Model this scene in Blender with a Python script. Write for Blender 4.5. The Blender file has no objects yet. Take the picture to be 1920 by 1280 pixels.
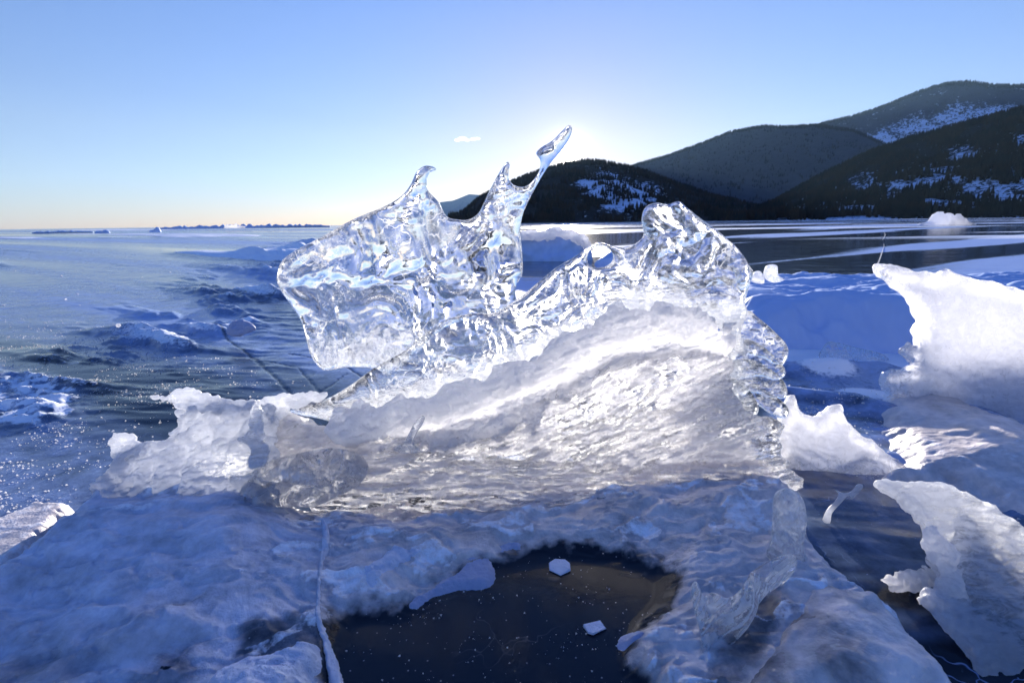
import bpy, math, random
import numpy as np
from mathutils import Vector, Matrix, Euler
random.seed(3)
sc = bpy.context.scene
C = sc.collection
R = math.radians
# ------------------------------------------------------------------ camera
CAM_H = 0.55
FPX = 960.0
cam_d = bpy.data.cameras.new("camera"); cam = bpy.data.objects.new("camera", cam_d); C.objects.link(cam)
cam_d.sensor_width = 36; cam_d.lens = 18; cam_d.clip_start = 0.01; cam_d.clip_end = 30000
cam_m = Matrix.Rotation(R(90 - 13.0), 4, 'X') @ Matrix.Rotation(R(-0.7), 4, 'Z')
cam_m.translation = (0, 0, CAM_H)
cam.matrix_world = cam_m
cam_d.dof.use_dof = True; cam_d.dof.focus_distance = 1.15; cam_d.dof.aperture_fstop = 9
sc.camera = cam
CR = np.array(cam_m.to_3x3().col[0]); CU = np.array(cam_m.to_3x3().col[1]); CF = -np.array(cam_m.to_3x3().col[2])
def ray(px, py):
    return CF + CR * ((px - 960) / FPX) + CU * ((640 - py) / FPX)
def at(px, py, Y):
    d = ray(px, py); return np.array((0, 0, CAM_H)) + d * (Y / d[1])
def gnd(px, py, z=0.0):
    d = ray(px, py); return np.array((0, 0, CAM_H)) + d * ((z - CAM_H) / d[2])
def project(P):
    """pixel position of world points, used to lay traced outlines out on their own surfaces"""
    Q = P - np.array((0, 0, CAM_H))
    f = Q @ CF; ok = f > 0.05
    f = np.where(ok, f, 1.0)
    return np.where(ok, 960 + FPX * (Q @ CR) / f, -9999.0), np.where(ok, 640 - FPX * (Q @ CU) / f, 9999.0)
# ------------------------------------------------------------------ sun and sky
sd = ray(1064, 290); sd = sd / np.linalg.norm(sd)
SUN_EL = math.asin(sd[2]); SUN_AZ = math.atan2(sd[0], sd[1])
sun_d = bpy.data.lights.new("sun", 'SUN'); sun = bpy.data.objects.new("sun", sun_d); C.objects.link(sun)
sun_d.energy = 5.0; sun_d.angle = R(0.5); sun_d.color = (1.0, 0.92, 0.81)
sun.rotation_euler = Vector(sd).to_track_quat('Z', 'Y').to_euler()
sun.location = (3, 40, 8)
w = bpy.data.worlds.new("World"); sc.world = w; w.use_nodes = True
nt = w.node_tree; nt.nodes.clear()
def N(nt, t, **k):
    n = nt.nodes.new(t)
    for a, b in k.items():
        if a.startswith('i_'):
            key = a[2:]; key = int(key) if key.isdigit() else key.replace('_', ' ')
            n.inputs[key].default_value = b
        else: setattr(n, a, b)
    return n
def ramp(nt, stops, fac=None, interp='LINEAR'):
    r = nt.nodes.new('ShaderNodeValToRGB'); r.color_ramp.interpolation = interp
    e = r.color_ramp.elements
    while len(e) < len(stops): e.new(0.5)
    for el, (p, c) in zip(e, stops):
        el.position = p; el.color = (c, c, c, 1) if not hasattr(c, '__len__') else (*c, 1)
    if fac is not None: nt.links.new(fac, r.inputs[0])
    return r
L = nt.links.new
sky = N(nt, 'ShaderNodeTexSky', sky_type='NISHITA', sun_disc=False)
sky.sun_elevation = SUN_EL; sky.sun_rotation = SUN_AZ; sky.air_density = 1.0; sky.dust_density = 0.12; sky.ozone_density = 2.5
geo = N(nt, 'ShaderNodeNewGeometry')
neg = N(nt, 'ShaderNodeVectorMath', operation='SCALE'); neg.inputs['Scale'].default_value = -1.0
L(geo.outputs['Incoming'], neg.inputs[0])
sep = N(nt, 'ShaderNodeSeparateXYZ'); L(neg.outputs[0], sep.inputs[0])
# deeper blue overhead, boosted out of view to light the shade; warm pale band low
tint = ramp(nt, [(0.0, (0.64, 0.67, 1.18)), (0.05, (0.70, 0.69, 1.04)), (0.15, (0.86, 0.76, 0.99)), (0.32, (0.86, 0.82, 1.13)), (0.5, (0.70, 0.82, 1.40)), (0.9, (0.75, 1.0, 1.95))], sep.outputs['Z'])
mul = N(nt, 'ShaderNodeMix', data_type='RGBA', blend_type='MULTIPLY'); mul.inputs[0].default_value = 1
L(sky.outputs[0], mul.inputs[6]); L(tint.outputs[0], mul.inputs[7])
# aureole round the sun
dot = N(nt, 'ShaderNodeVectorMath', operation='DOT_PRODUCT'); L(neg.outputs[0], dot.inputs[0]); dot.inputs[1].default_value = tuple(sd)
def powr(e, s):
    m = N(nt, 'ShaderNodeMath', operation='MAXIMUM', i_1=0.0); L(dot.outputs['Value'], m.inputs[0])
    p = N(nt, 'ShaderNodeMath', operation='POWER', i_1=e); L(m.outputs[0], p.inputs[0])
    q = N(nt, 'ShaderNodeMath', operation='MULTIPLY', i_1=s); L(p.outputs[0], q.inputs[0]); return q
def addn(a, b):
    m = N(nt, 'ShaderNodeMath', operation='ADD'); L(a.outputs[0], m.inputs[0]); L(b.outputs[0], m.inputs[1]); return m
AUR = [(400, 0.6), (3000, 12.0), (20000, 200.0)]
s_ = powr(*AUR[0])
for a in AUR[1:]: s_ = addn(s_, powr(*a))
aur = N(nt, 'ShaderNodeMix', data_type='RGBA', blend_type='MIX'); aur.inputs[0].default_value = 1
comb = N(nt, 'ShaderNodeVectorMath', operation='SCALE'); comb.inputs[0].default_value = (1.0, 0.93, 0.82); L(s_.outputs[0], comb.inputs['Scale'])
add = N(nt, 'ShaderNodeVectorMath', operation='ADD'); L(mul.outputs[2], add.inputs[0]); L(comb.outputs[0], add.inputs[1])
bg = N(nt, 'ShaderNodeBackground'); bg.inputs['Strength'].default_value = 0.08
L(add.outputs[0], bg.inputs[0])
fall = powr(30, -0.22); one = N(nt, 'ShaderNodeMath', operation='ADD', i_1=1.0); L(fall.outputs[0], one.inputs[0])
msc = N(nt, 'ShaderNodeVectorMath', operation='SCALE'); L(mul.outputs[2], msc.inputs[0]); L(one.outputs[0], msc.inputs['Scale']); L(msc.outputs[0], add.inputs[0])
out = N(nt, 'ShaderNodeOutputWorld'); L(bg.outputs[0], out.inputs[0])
sc.view_settings.view_transform = 'Standard'; sc.view_settings.look = 'None'; sc.view_settings.gamma = 1
sc.view_settings.exposure = 1.45
cy = sc.cycles
cy.max_bounces = 14; cy.transmission_bounces = 12; cy.glossy_bounces = 5; cy.diffuse_bounces = 3; cy.transparent_max_bounces = 8; cy.volume_bounces = 0
cy.caustics_reflective = True; cy.caustics_refractive = True; cy.blur_glossy = 0.6
cy.sample_clamp_indirect = 8.0; cy.sample_clamp_direct = 0
cy.use_denoising = True
try: cy.denoiser = 'OPENIMAGEDENOISE'
except Exception: pass
cy.use_adaptive_sampling = True; cy.adaptive_threshold = 0.015
# ------------------------------------------------------------------ noise and shape helpers
_rng = np.random.default_rng(7)
_perm = _rng.permutation(512).astype(np.int32); _perm = np.concatenate([_perm, _perm, _perm])
_g2 = np.stack([np.cos(np.arange(512) * 2.399963), np.sin(np.arange(512) * 2.399963)], 1)
_g3 = _rng.normal(size=(512, 3)); _g3 /= np.linalg.norm(_g3, axis=1)[:, None]
def n2(x, y, s=0):
    x = np.asarray(x, float) + s * 17.31; y = np.asarray(y, float) - s * 9.77
    xi = np.floor(x).astype(np.int64); yi = np.floor(y).astype(np.int64)
    xf = x - xi; yf = y - yi; xi &= 511; yi &= 511
    u = xf**3 * (xf * (xf * 6 - 15) + 10); v = yf**3 * (yf * (yf * 6 - 15) + 10)
    def g(ix, iy, dx, dy):
        h = _perm[_perm[ix & 511] + (iy & 511)]; G = _g2[h]; return G[..., 0] * dx + G[..., 1] * dy
    a = g(xi, yi, xf, yf); b = g(xi + 1, yi, xf - 1, yf); c = g(xi, yi + 1, xf, yf - 1); d = g(xi + 1, yi + 1, xf - 1, yf - 1)
    return ((a + u * (b - a)) * (1 - v) + (c + u * (d - c)) * v) * 1.5
def n3(x, y, z):
    x, y, z = np.broadcast_arrays(x, y, z)
    xi = np.floor(x).astype(np.int64); yi = np.floor(y).astype(np.int64); zi = np.floor(z).astype(np.int64)
    xf = x - xi; yf = y - yi; zf = z - zi
    f = lambda t: t**3 * (t * (t * 6 - 15) + 10)
    u, v, q = f(xf), f(yf), f(zf); r = 0
    for a in (0, 1):
        for b in (0, 1):
            for c in (0, 1):
                h = _perm[_perm[_perm[(xi + a) & 511] + ((yi + b) & 511)] + ((zi + c) & 511)]
                G = _g3[h]
                r = r + (u if a else 1 - u) * (v if b else 1 - v) * (q if c else 1 - q) * (G[..., 0] * (xf - a) + G[..., 1] * (yf - b) + G[..., 2] * (zf - c))
    return r * 1.5
def fbm(x, y, o=4, s=0, g=0.5):
    r = 0; a = 1.0; f = 1.0
    for i in range(o):
        r = r + a * n2(x * f, y * f, s + i * 3); a *= g; f *= 2.03
    return r
def ridged(x, y, o=4, s=0, g=0.5):
    r = 0; a = 1.0; f = 1.0
    for i in range(o):
        r = r + a * (1 - 2 * np.abs(n2(x * f, y * f, s + i * 3))); a *= g; f *= 2.03
    return r
def sst(a, b, x):
    t = np.clip((x - a) / (b - a), 0, 1); return t * t * (3 - 2 * t)
def smooth_poly(P, n=5):
    P = np.asarray(P, float); m = len(P); o = []
    t = np.linspace(0, 1, n, endpoint=False)[:, None]
    for i in range(m):
        a, b, c, d = P[i - 1], P[i], P[(i + 1) % m], P[(i + 2) % m]
        o.append(0.5 * ((2 * b) + (-a + c) * t + (2 * a - 5 * b + 4 * c - d) * t**2 + (-a + 3 * b - 3 * c + d) * t**3))
    return np.concatenate(o)
def sdf(P, X, Y):
    """signed distance to a closed outline, positive inside"""
    sh = X.shape; x = X.ravel(); y = Y.ravel()
    d = np.full(x.shape, 1e18); ins = np.zeros(x.shape, bool)
    for i in range(len(P)):
        a = P[i - 1]; b = P[i]; e = b - a; L2 = e @ e + 1e-18
        wx = x - a[0]; wy = y - a[1]
        t = np.clip((wx * e[0] + wy * e[1]) / L2, 0, 1)
        d = np.minimum(d, (wx - t * e[0])**2 + (wy - t * e[1])**2)
        c = (a[1] > y) != (b[1] > y)
        if abs(e[1]) > 1e-12: ins ^= c & (x < e[0] * (y - a[1]) / e[1] + a[0])
    return (np.where(ins, 1, -1) * np.sqrt(d)).reshape(sh)
def ldist(P, X, Y):
    d = np.full(X.shape, 1e18)
    for i in range(1, len(P)):
        a = np.array(P[i - 1], float); b = np.array(P[i], float); e = b - a
        wx = X - a[0]; wy = Y - a[1]; t = np.clip((wx * e[0] + wy * e[1]) / (e @ e + 1e-18), 0, 1)
        d = np.minimum(d, (wx - t * e[0])**2 + (wy - t * e[1])**2)
    return np.sqrt(d)
def mask(P, X, Y, soft=20):
    return sst(-soft, soft, sdf(smooth_poly(P, 3), X, Y))
def blob(X, Y, cx, cy, rx, ry=None, rot=0):
    ry = ry or rx; c, s = math.cos(R(rot)), math.sin(R(rot)); dx = X - cx; dy = Y - cy
    return np.exp(-(((dx * c + dy * s) / rx)**2 + ((-dx * s + dy * c) / ry)**2))
def build(name, V, F, mat, parent=None, attrs=None, smooth=True):
    me = bpy.data.meshes.new(name); V = np.asarray(V, np.float32); F = np.asarray(F, np.int32)
    n, k = F.shape
    me.vertices.add(len(V)); me.vertices.foreach_set('co', V.ravel())
    me.loops.add(n * k); me.loops.foreach_set('vertex_index', F.ravel())
    me.polygons.add(n); me.polygons.foreach_set('loop_start', np.arange(n, dtype=np.int32) * k)
    try: me.polygons.foreach_set('loop_total', np.full(n, k, np.int32))
    except Exception: pass
    me.update(calc_edges=True)
    me.polygons.foreach_set('use_smooth', np.full(n, smooth))
    for an, av in (attrs or {}).items():
        a = me.attributes.new(an, 'FLOAT', 'POINT'); a.data.foreach_set('value', np.asarray(av, np.float32).ravel())
    me.materials.append(mat)
    o = bpy.data.objects.new(name, me); C.objects.link(o)
    if parent is not None:
        o.parent = parent
        o.matrix_parent_inverse = Matrix.Translation(parent.location).inverted()
    return o
def tag(o, label=None, cat=None, group=None, kind=None):
    if label: o['label'] = label
    if cat: o['category'] = cat
    if group: o['group'] = group
    if kind: o['kind'] = kind
    return o
def empty(name, loc, label, cat, group=None):
    o = bpy.data.objects.new(name, None); C.objects.link(o); o.location = tuple(loc); o.empty_display_size = 0.05
    return tag(o, label, cat, group)
def nets(f, org, h):
    """surface nets: closed smooth mesh of f<0"""
    s = f < 0
    nx, ny, nz = f.shape
    acc = np.zeros((nx - 1, ny - 1, nz - 1, 3), np.float32); cnt = np.zeros((nx - 1, ny - 1, nz - 1), np.float32)
    sl = lambda a, n: slice(a, n - 1 + a)
    dims = (nx, ny, nz)
    for ax in range(3):
        o = [i for i in range(3) if i != ax]
        A = [slice(None)] * 3; B = [slice(None)] * 3; A[ax] = slice(0, -1); B[ax] = slice(1, None)
        fa = f[tuple(A)]; fb = f[tuple(B)]; cr = (s[tuple(A)] != s[tuple(B)])
        t = np.where(cr, fa / np.where(cr, fa - fb, 1), 0)
        for i in (0, 1):
            for j in (0, 1):
                q = [slice(None)] * 3; q[o[0]] = sl(i, dims[o[0]]); q[o[1]] = sl(j, dims[o[1]])
                c = cr[tuple(q)]; tt = t[tuple(q)]
                cnt += c
                acc[..., ax] += np.where(c, tt, 0); acc[..., o[0]] += np.where(c, i, 0); acc[..., o[1]] += np.where(c, j, 0)
    has = cnt > 0
    idx = np.full(has.shape, -1, np.int64); idx[has] = np.arange(has.sum())
    cell = np.stack(np.nonzero(has), 1)
    V = org + (cell + acc[has] / cnt[has][:, None]) * h
    Fs = []
    for ax in range(3):
        o1, o2 = [(1, 2), (2, 0), (0, 1)][ax]
        A = [slice(1, -1)] * 3; B = [slice(1, -1)] * 3; A[ax] = slice(0, -1); B[ax] = slice(1, None)
        sa = s[tuple(A)]; sb = s[tuple(B)]
        for flag, cr in ((0, sa & ~sb), (1, ~sa & sb)):
            p = np.stack(np.nonzero(cr), 1)
            if not len(p): continue
            base = p + 1; base[:, ax] -= 1
            def I(d1, d2):
                q = base.copy(); q[:, o1] -= d1; q[:, o2] -= d2; return idx[q[:, 0], q[:, 1], q[:, 2]]
            quad = np.stack([I(1, 1), I(0, 1), I(0, 0), I(1, 0)], 1)
            if flag: quad = quad[:, ::-1]
            Fs.append(quad)
    F = np.concatenate(Fs)
    F = F[(F >= 0).all(1)]
    return V, F
def solid(name, outline, ref, tilt=0, yaw=0, T=0.02, w=0.02, res=0.004, lump=(0.006, 0.05), fine=(0.0, 0.01), front=None, mat=None,
          parent=None, holes=(), attrs=None, seed=0, curve=None, smooth=5, edge=0.0, es=0.02):
    """a closed lump or slab of ice whose outline stands in the plane through ref, tilted back and turned, with its own thickness.
    front(PX,PY,u,v) adds to the front thickness, curve(...) moves the middle surface, attrs: name -> fn(PX,PY,u,v,n)"""
    O = at(*ref); th = R(tilt); ya = R(yaw)
    U = np.array((math.cos(ya), math.sin(ya), 0)); b = np.array((-math.sin(ya), math.cos(ya), 0))
    Vv = b * math.sin(th) + np.array((0, 0, 1)) * math.cos(th)
    Nn = np.cross(U, Vv)            # towards the viewer / upwards
    def onplane(p):
        d = ray(*p); c0 = np.array((0, 0, CAM_H)); t = ((O - c0) @ Nn) / (d @ Nn); q = c0 + d * t - O; return (q @ U, q @ Vv)
    poly = smooth_poly([onplane(p) for p in outline], smooth) if smooth > 1 else np.array([onplane(p) for p in outline])
    pad = 3 * res + lump[0]
    u0, v0 = poly.min(0) - pad; u1, v1 = poly.max(0) + pad
    nu = int((u1 - u0) / res) + 2; nv = int((v1 - v0) / res) + 2
    gu, gv = np.meshgrid(u0 + np.arange(nu) * res, v0 + np.arange(nv) * res, indexing='ij')
    P3 = O + gu[..., None] * U + gv[..., None] * Vv
    PX, PY = project(P3)
    d = sdf(poly, gu, gv)
    if edge: d = d + edge * fbm(gu / es, gv / es, 4, seed + 40)
    for h in holes: d = np.minimum(d, -sdf(smooth_poly([onplane(p) for p in h], 5), gu, gv))
    la, ls = lump
    wu = gu / ls + 0.7 * n2(gu / ls / 1.7, gv / ls / 1.7, seed + 70); wv = gv / ls + 0.7 * n2(gu / ls / 1.7, gv / ls / 1.7, seed + 77)
    Tf = T + la * fbm(wu, wv, 3, seed, 0.42); Tb = T + la * fbm(wu + 3.3, wv, 3, seed + 11, 0.42)
    if fine[0]:
        Tf = Tf + fine[0] * fbm(gu / fine[1], gv / fine[1], 2, seed + 21); Tb = Tb + fine[0] * fbm(gu / fine[1], gv / fine[1], 2, seed + 27)
    if front is not None: Tf = Tf + front(PX, PY, gu, gv)
    Tf = np.maximum(Tf, T * 0.15); Tb = np.maximum(Tb, T * 0.15)
    c = curve(PX, PY, gu, gv) if curve is not None else 0 * gu
    ins = d > -res
    z0 = (c - Tb)[ins].min() - 3 * res; z1 = (c + Tf)[ins].max() + 3 * res
    hz = min(res, T / 3); nz = int((z1 - z0) / hz) + 2
    zz = z0 + np.arange(nz) * hz
    n = zz[None, None, :] - c[..., None]
    bl = sst(-0.3 * T, 0.3 * T, n)
    TT = Tb[..., None] * (1 - bl) + Tf[..., None] * bl
    e = np.maximum(w - d, 0)[..., None] / w
    f = np.sqrt((TT * e)**2 + n**2) - TT
    f[0] = f[-1] = 1; f[:, 0] = f[:, -1] = 1; f[:, :, 0] = f[:, :, -1] = 1
    V, F = nets(f.astype(np.float32), np.array((u0, v0, z0)), np.array((res, res, hz)))
    W = O + V[:, :1] * U + V[:, 1:2] * Vv + V[:, 2:3] * Nn
    at_ = {}
    if attrs:
        X2, Y2 = project(O + V[:, :1] * U + V[:, 1:2] * Vv)
        for k, fn in attrs.items(): at_[k] = np.clip(fn(X2, Y2, V[:, 0], V[:, 1], V[:, 2]), 0, 1)
    return build(name, W, F, mat, parent, at_)
def patch(name, outline, zl, top, w, res, mat, parent=None, attrs=None, zmin=-0.03, rough=0.0, seed=0, thick=None):
    """a low mound lying on the lake: plan outline (traced at level zl) with a height function"""
    poly = smooth_poly([gnd(p[0], p[1], zl)[:2] for p in outline], 4)
    a0, b0 = poly.min(0) - 3 * res; a1, b1 = poly.max(0) + 3 * res
    nx = int((a1 - a0) / res) + 2; ny = int((b1 - b0) / res) + 2
    X, Y = np.meshgrid(a0 + np.arange(nx) * res, b0 + np.arange(ny) * res, indexing='ij')
    d = sdf(poly, X, Y)
    if rough: d = d + rough * fbm(X / (rough * 4), Y / (rough * 4), 3, seed)
    k = sst(0, 1, np.clip(d / w, 0, 1)) ** 0.6
    P0 = np.stack([X, Y, np.full_like(X, zl)], -1); PX, PY = project(P0)
    Z = zmin + (top(PX, PY, X, Y, d) - zmin) * k
    ok = d > -res * 0.5
    idx = np.full(X.shape, -1); idx[ok] = np.arange(ok.sum()); m = int(ok.sum())
    T_ = np.stack([X[ok], Y[ok], Z[ok]], 1); B_ = T_.copy(); B_[:, 2] = zmin - 0.02
    q = np.stack([idx[:-1, :-1], idx[1:, :-1], idx[1:, 1:], idx[:-1, 1:]], -1).reshape(-1, 4); q = q[(q >= 0).all(1)]
    # closed underside and rim
    e = np.concatenate([q[:, [0, 1]], q[:, [1, 2]], q[:, [2, 3]], q[:, [3, 0]]])
    key = {}
    es = e[:, 0].astype(np.int64) * m + e[:, 1]; er = e[:, 1].astype(np.int64) * m + e[:, 0]
    bd = e[~np.isin(es, er)]
    F = np.concatenate([q, q[:, ::-1] + m, np.stack([bd[:, 1], bd[:, 0], bd[:, 0] + m, bd[:, 1] + m], 1)])
    at_ = {}
    for kk, fn in (attrs or {}).items():
        v = np.clip(fn(PX[ok], PY[ok], X[ok], Y[ok], d[ok]), 0, 1); at_[kk] = np.concatenate([v, v])
    return build(name, np.concatenate([T_, B_]), F, mat, parent, at_)
# ------------------------------------------------------------------ materials
def new_mat(name):
    m = bpy.data.materials.new(name); m.use_nodes = True; m.node_tree.nodes.clear(); return m, m.node_tree
def noise(nt, scale, detail=4, rough=0.5, stretch=None, dist=0.0, vec=None):
    if vec is None:
        tc = N(nt, 'ShaderNodeNewGeometry'); vec = tc.outputs['Position']
    if stretch:
        mp = N(nt, 'ShaderNodeMapping'); mp.inputs['Scale'].default_value = stretch[0]; mp.inputs['Rotation'].default_value = stretch[1]
        nt.links.new(vec, mp.inputs[0]); vec = mp.outputs[0]
    n = N(nt, 'ShaderNodeTexNoise', i_Scale=scale, i_Detail=detail, i_Roughness=rough, i_Distortion=dist); nt.links.new(vec, n.inputs['Vector'])
    return n
def math_(nt, op, a, b=None, c=None, clamp=False):
    m = N(nt, 'ShaderNodeMath', operation=op); m.use_clamp = clamp
    for i, v in enumerate((a, b, c)):
        if v is None: continue
        if isinstance(v, (int, float)): m.inputs[i].default_value = v
        else: nt.links.new(v, m.inputs[i])
    return m.outputs[0]
def attr(nt, n):
    a = N(nt, 'ShaderNodeAttribute', attribute_name=n); return a.outputs['Fac']
def bump(nt, h, strength, dist, normal=None):
    b = N(nt, 'ShaderNodeBump', i_Strength=strength, i_Distance=dist); nt.links.new(h, b.inputs['Height'])
    if normal is not None: nt.links.new(normal, b.inputs['Normal'])
    return b.outputs[0]
def mixc(nt, fac, a, b):
    m = N(nt, 'ShaderNodeMix', data_type='RGBA')
    for i, v in ((0, fac), (6, a), (7, b)):
        if isinstance(v, (int, float)): m.inputs[i].default_value = v
        elif isinstance(v, tuple): m.inputs[i].default_value = (*v, 1)
        else: nt.links.new(v, m.inputs[i])
    return m.outputs[2]
def white_shader(nt, col, normal, trans=0.5, rough=0.5, spec=0.3):
    p = N(nt, 'ShaderNodeBsdfPrincipled', i_Roughness=rough); p.inputs['IOR'].default_value = 1.31
    p.inputs['Specular IOR Level'].default_value = spec
    t = N(nt, 'ShaderNodeBsdfTranslucent')
    for s_, k in ((p, 'Base Color'), (t, 'Color')):
        if isinstance(col, tuple): s_.inputs[k].default_value = (*col, 1)
        else: nt.links.new(col, s_.inputs[k])
    if normal is not None: nt.links.new(normal, p.inputs['Normal']); nt.links.new(normal, t.inputs['Normal'])
    m = N(nt, 'ShaderNodeMixShader')
    if isinstance(trans, (int, float)): m.inputs[0].default_value = trans
    else: nt.links.new(trans, m.inputs[0])
    nt.links.new(p.outputs[0], m.inputs[1]); nt.links.new(t.outputs[0], m.inputs[2])
    return m.outputs[0]
def ice_material(name, frost_gain=1.0, frost_base=0.0, streak=None, bumpy=1.0, tint=(0.97, 0.985, 1.0), rough=0.015, grain=1.0, white=(0.86, 0.88, 0.92), trans=0.55, clearmix=0.0, crack=9.0):
    m, nt = new_mat(name); L = nt.links.new
    big = noise(nt, 22, 3, 0.5, dist=1.2); mid = noise(nt, 75, 3, 0.5, dist=0.6); gr = noise(nt, 420, 2, 0.6)
    vo = N(nt, 'ShaderNodeTexVoronoi', i_Scale=260.0); g = N(nt, 'ShaderNodeNewGeometry'); L(g.outputs['Position'], vo.inputs['Vector'])
    zone = noise(nt, 9, 3, 0.6)
    zr = ramp(nt, [(0.50, 0.0), (0.62, 1.0)], zone.outputs[0])
    zone2 = ramp(nt, [(0.42, 0.15), (0.60, 1.0)], noise(nt, 14, 2, 0.5).outputs[0]).outputs[0]
    n1 = bump(nt, big.outputs[0], 0.15 * bumpy, 0.006)
    n2_ = bump(nt, math_(nt, 'MULTIPLY', mid.outputs[0], zone2), 0.30 * bumpy, 0.002, n1)
    gz = math_(nt, 'MULTIPLY', gr.outputs[0], zr.outputs[0])
    n3_ = bump(nt, gz, min(1.0, 0.6 * grain), 0.0012 * grain, n2_)
    if streak:
        st = noise(nt, streak[0], 4, 0.65, stretch=streak[1]); n3_ = bump(nt, st.outputs[0], streak[2], 0.003, n3_)
    glass = N(nt, 'ShaderNodeBsdfPrincipled', i_Roughness=rough, i_IOR=1.31); glass.inputs['Transmission Weight'].default_value = 1
    glass.inputs['Base Color'].default_value = (*tint, 1); L(n3_, glass.inputs['Normal'])
    # bubbles and white frost inside the ice
    fa = attr(nt, 'frost')
    fn = noise(nt, 60, 6, 0.7, stretch=streak[1] if streak else None, dist=0.8)
    fr = ramp(nt, [(0.38, 0.0), (0.72, 1.0)], fn.outputs[0])
    a = math_(nt, 'MULTIPLY', fa, 1.7 * frost_gain)
    b_ = math_(nt, 'MULTIPLY_ADD', fr.outputs[0], 0.9, -0.55)
    s_ = math_(nt, 'ADD', a, b_)
    s_ = math_(nt, 'ADD', s_, frost_base, clamp=True)
    dots = ramp(nt, [(0.10, 1.0), (0.2, 0.0)], vo.outputs['Distance'])
    dz = math_(nt, 'MULTIPLY', dots.outputs[0], math_(nt, 'MULTIPLY', zr.outputs[0], 0.35 * grain))
    s_ = math_(nt, 'MAXIMUM', s_, dz)
    sp = noise(nt, 330, 3, 0.7); z3 = ramp(nt, [(0.47, 0.0), (0.60, 1.0)], noise(nt, 12, 4, 0.65, dist=1.5).outputs[0]).outputs[0]
    sp_ = math_(nt, 'MULTIPLY', math_(nt, 'MULTIPLY', ramp(nt, [(0.5, 0.0), (0.62, 1.0)], sp.outputs[0]).outputs[0], z3), 0.42 * grain)
    s_ = math_(nt, 'MAXIMUM', s_, sp_)
    cw = N(nt, 'ShaderNodeTexVoronoi', feature='DISTANCE_TO_EDGE', i_Scale=crack); wv = noise(nt, 8, 4, 0.6)
    av = N(nt, 'ShaderNodeVectorMath', operation='MULTIPLY_ADD'); L(wv.outputs['Color'], av.inputs[0]); av.inputs[1].default_value = (0.22, 0.22, 0.22); L(g.outputs['Position'], av.inputs[2]); L(av.outputs[0], cw.inputs['Vector'])
    cl = math_(nt, 'MULTIPLY', ramp(nt, [(0.006, 0.75), (0.022, 0.0)], cw.outputs['Distance']).outputs[0], ramp(nt, [(0.48, 0.0), (0.56, 1.0)], noise(nt, 7, 3, 0.6).outputs[0]).outputs[0])
    s_ = math_(nt, 'MAXIMUM', s_, cl)
    wh = white_shader(nt, mixc(nt, fr.outputs[0], tuple(0.78 * v for v in white), white), n3_, trans, 0.35, 0.4)
    mx = N(nt, 'ShaderNodeMixShader'); L(s_, mx.inputs[0]); L(glass.outputs[0], mx.inputs[1]); L(wh, mx.inputs[2])
    last = mx.outputs[0]
    if clearmix:
        tr = N(nt, 'ShaderNodeBsdfTransparent'); m2 = N(nt, 'ShaderNodeMixShader', i_0=clearmix); L(last, m2.inputs[1]); L(tr.outputs[0], m2.inputs[2]); last = m2.outputs[0]
    o = N(nt, 'ShaderNodeOutputMaterial'); L(last, o.inputs[0])
    return m
def snow_material(name, col=(0.82, 0.86, 0.93), trans=0.35, scale=260, bumps=0.5, lump=40, rough=0.6, dark=None):
    m, nt = new_mat(name); L = nt.links.new
    a = noise(nt, scale, 4, 0.7); b = noise(nt, lump, 4, 0.6)
    n1 = bump(nt, b.outputs[0], 0.5 if lump > 20 else 0.12, 0.008); n2_ = bump(nt, a.outputs[0], bumps, 0.0015, n1)
    c = mixc(nt, b.outputs[0], tuple(0.9 * v for v in col), col)
    s_ = white_shader(nt, c, n2_, trans, rough, 0.5)
    o = N(nt, 'ShaderNodeOutputMaterial'); L(s_, o.inputs[0]); return m
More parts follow.
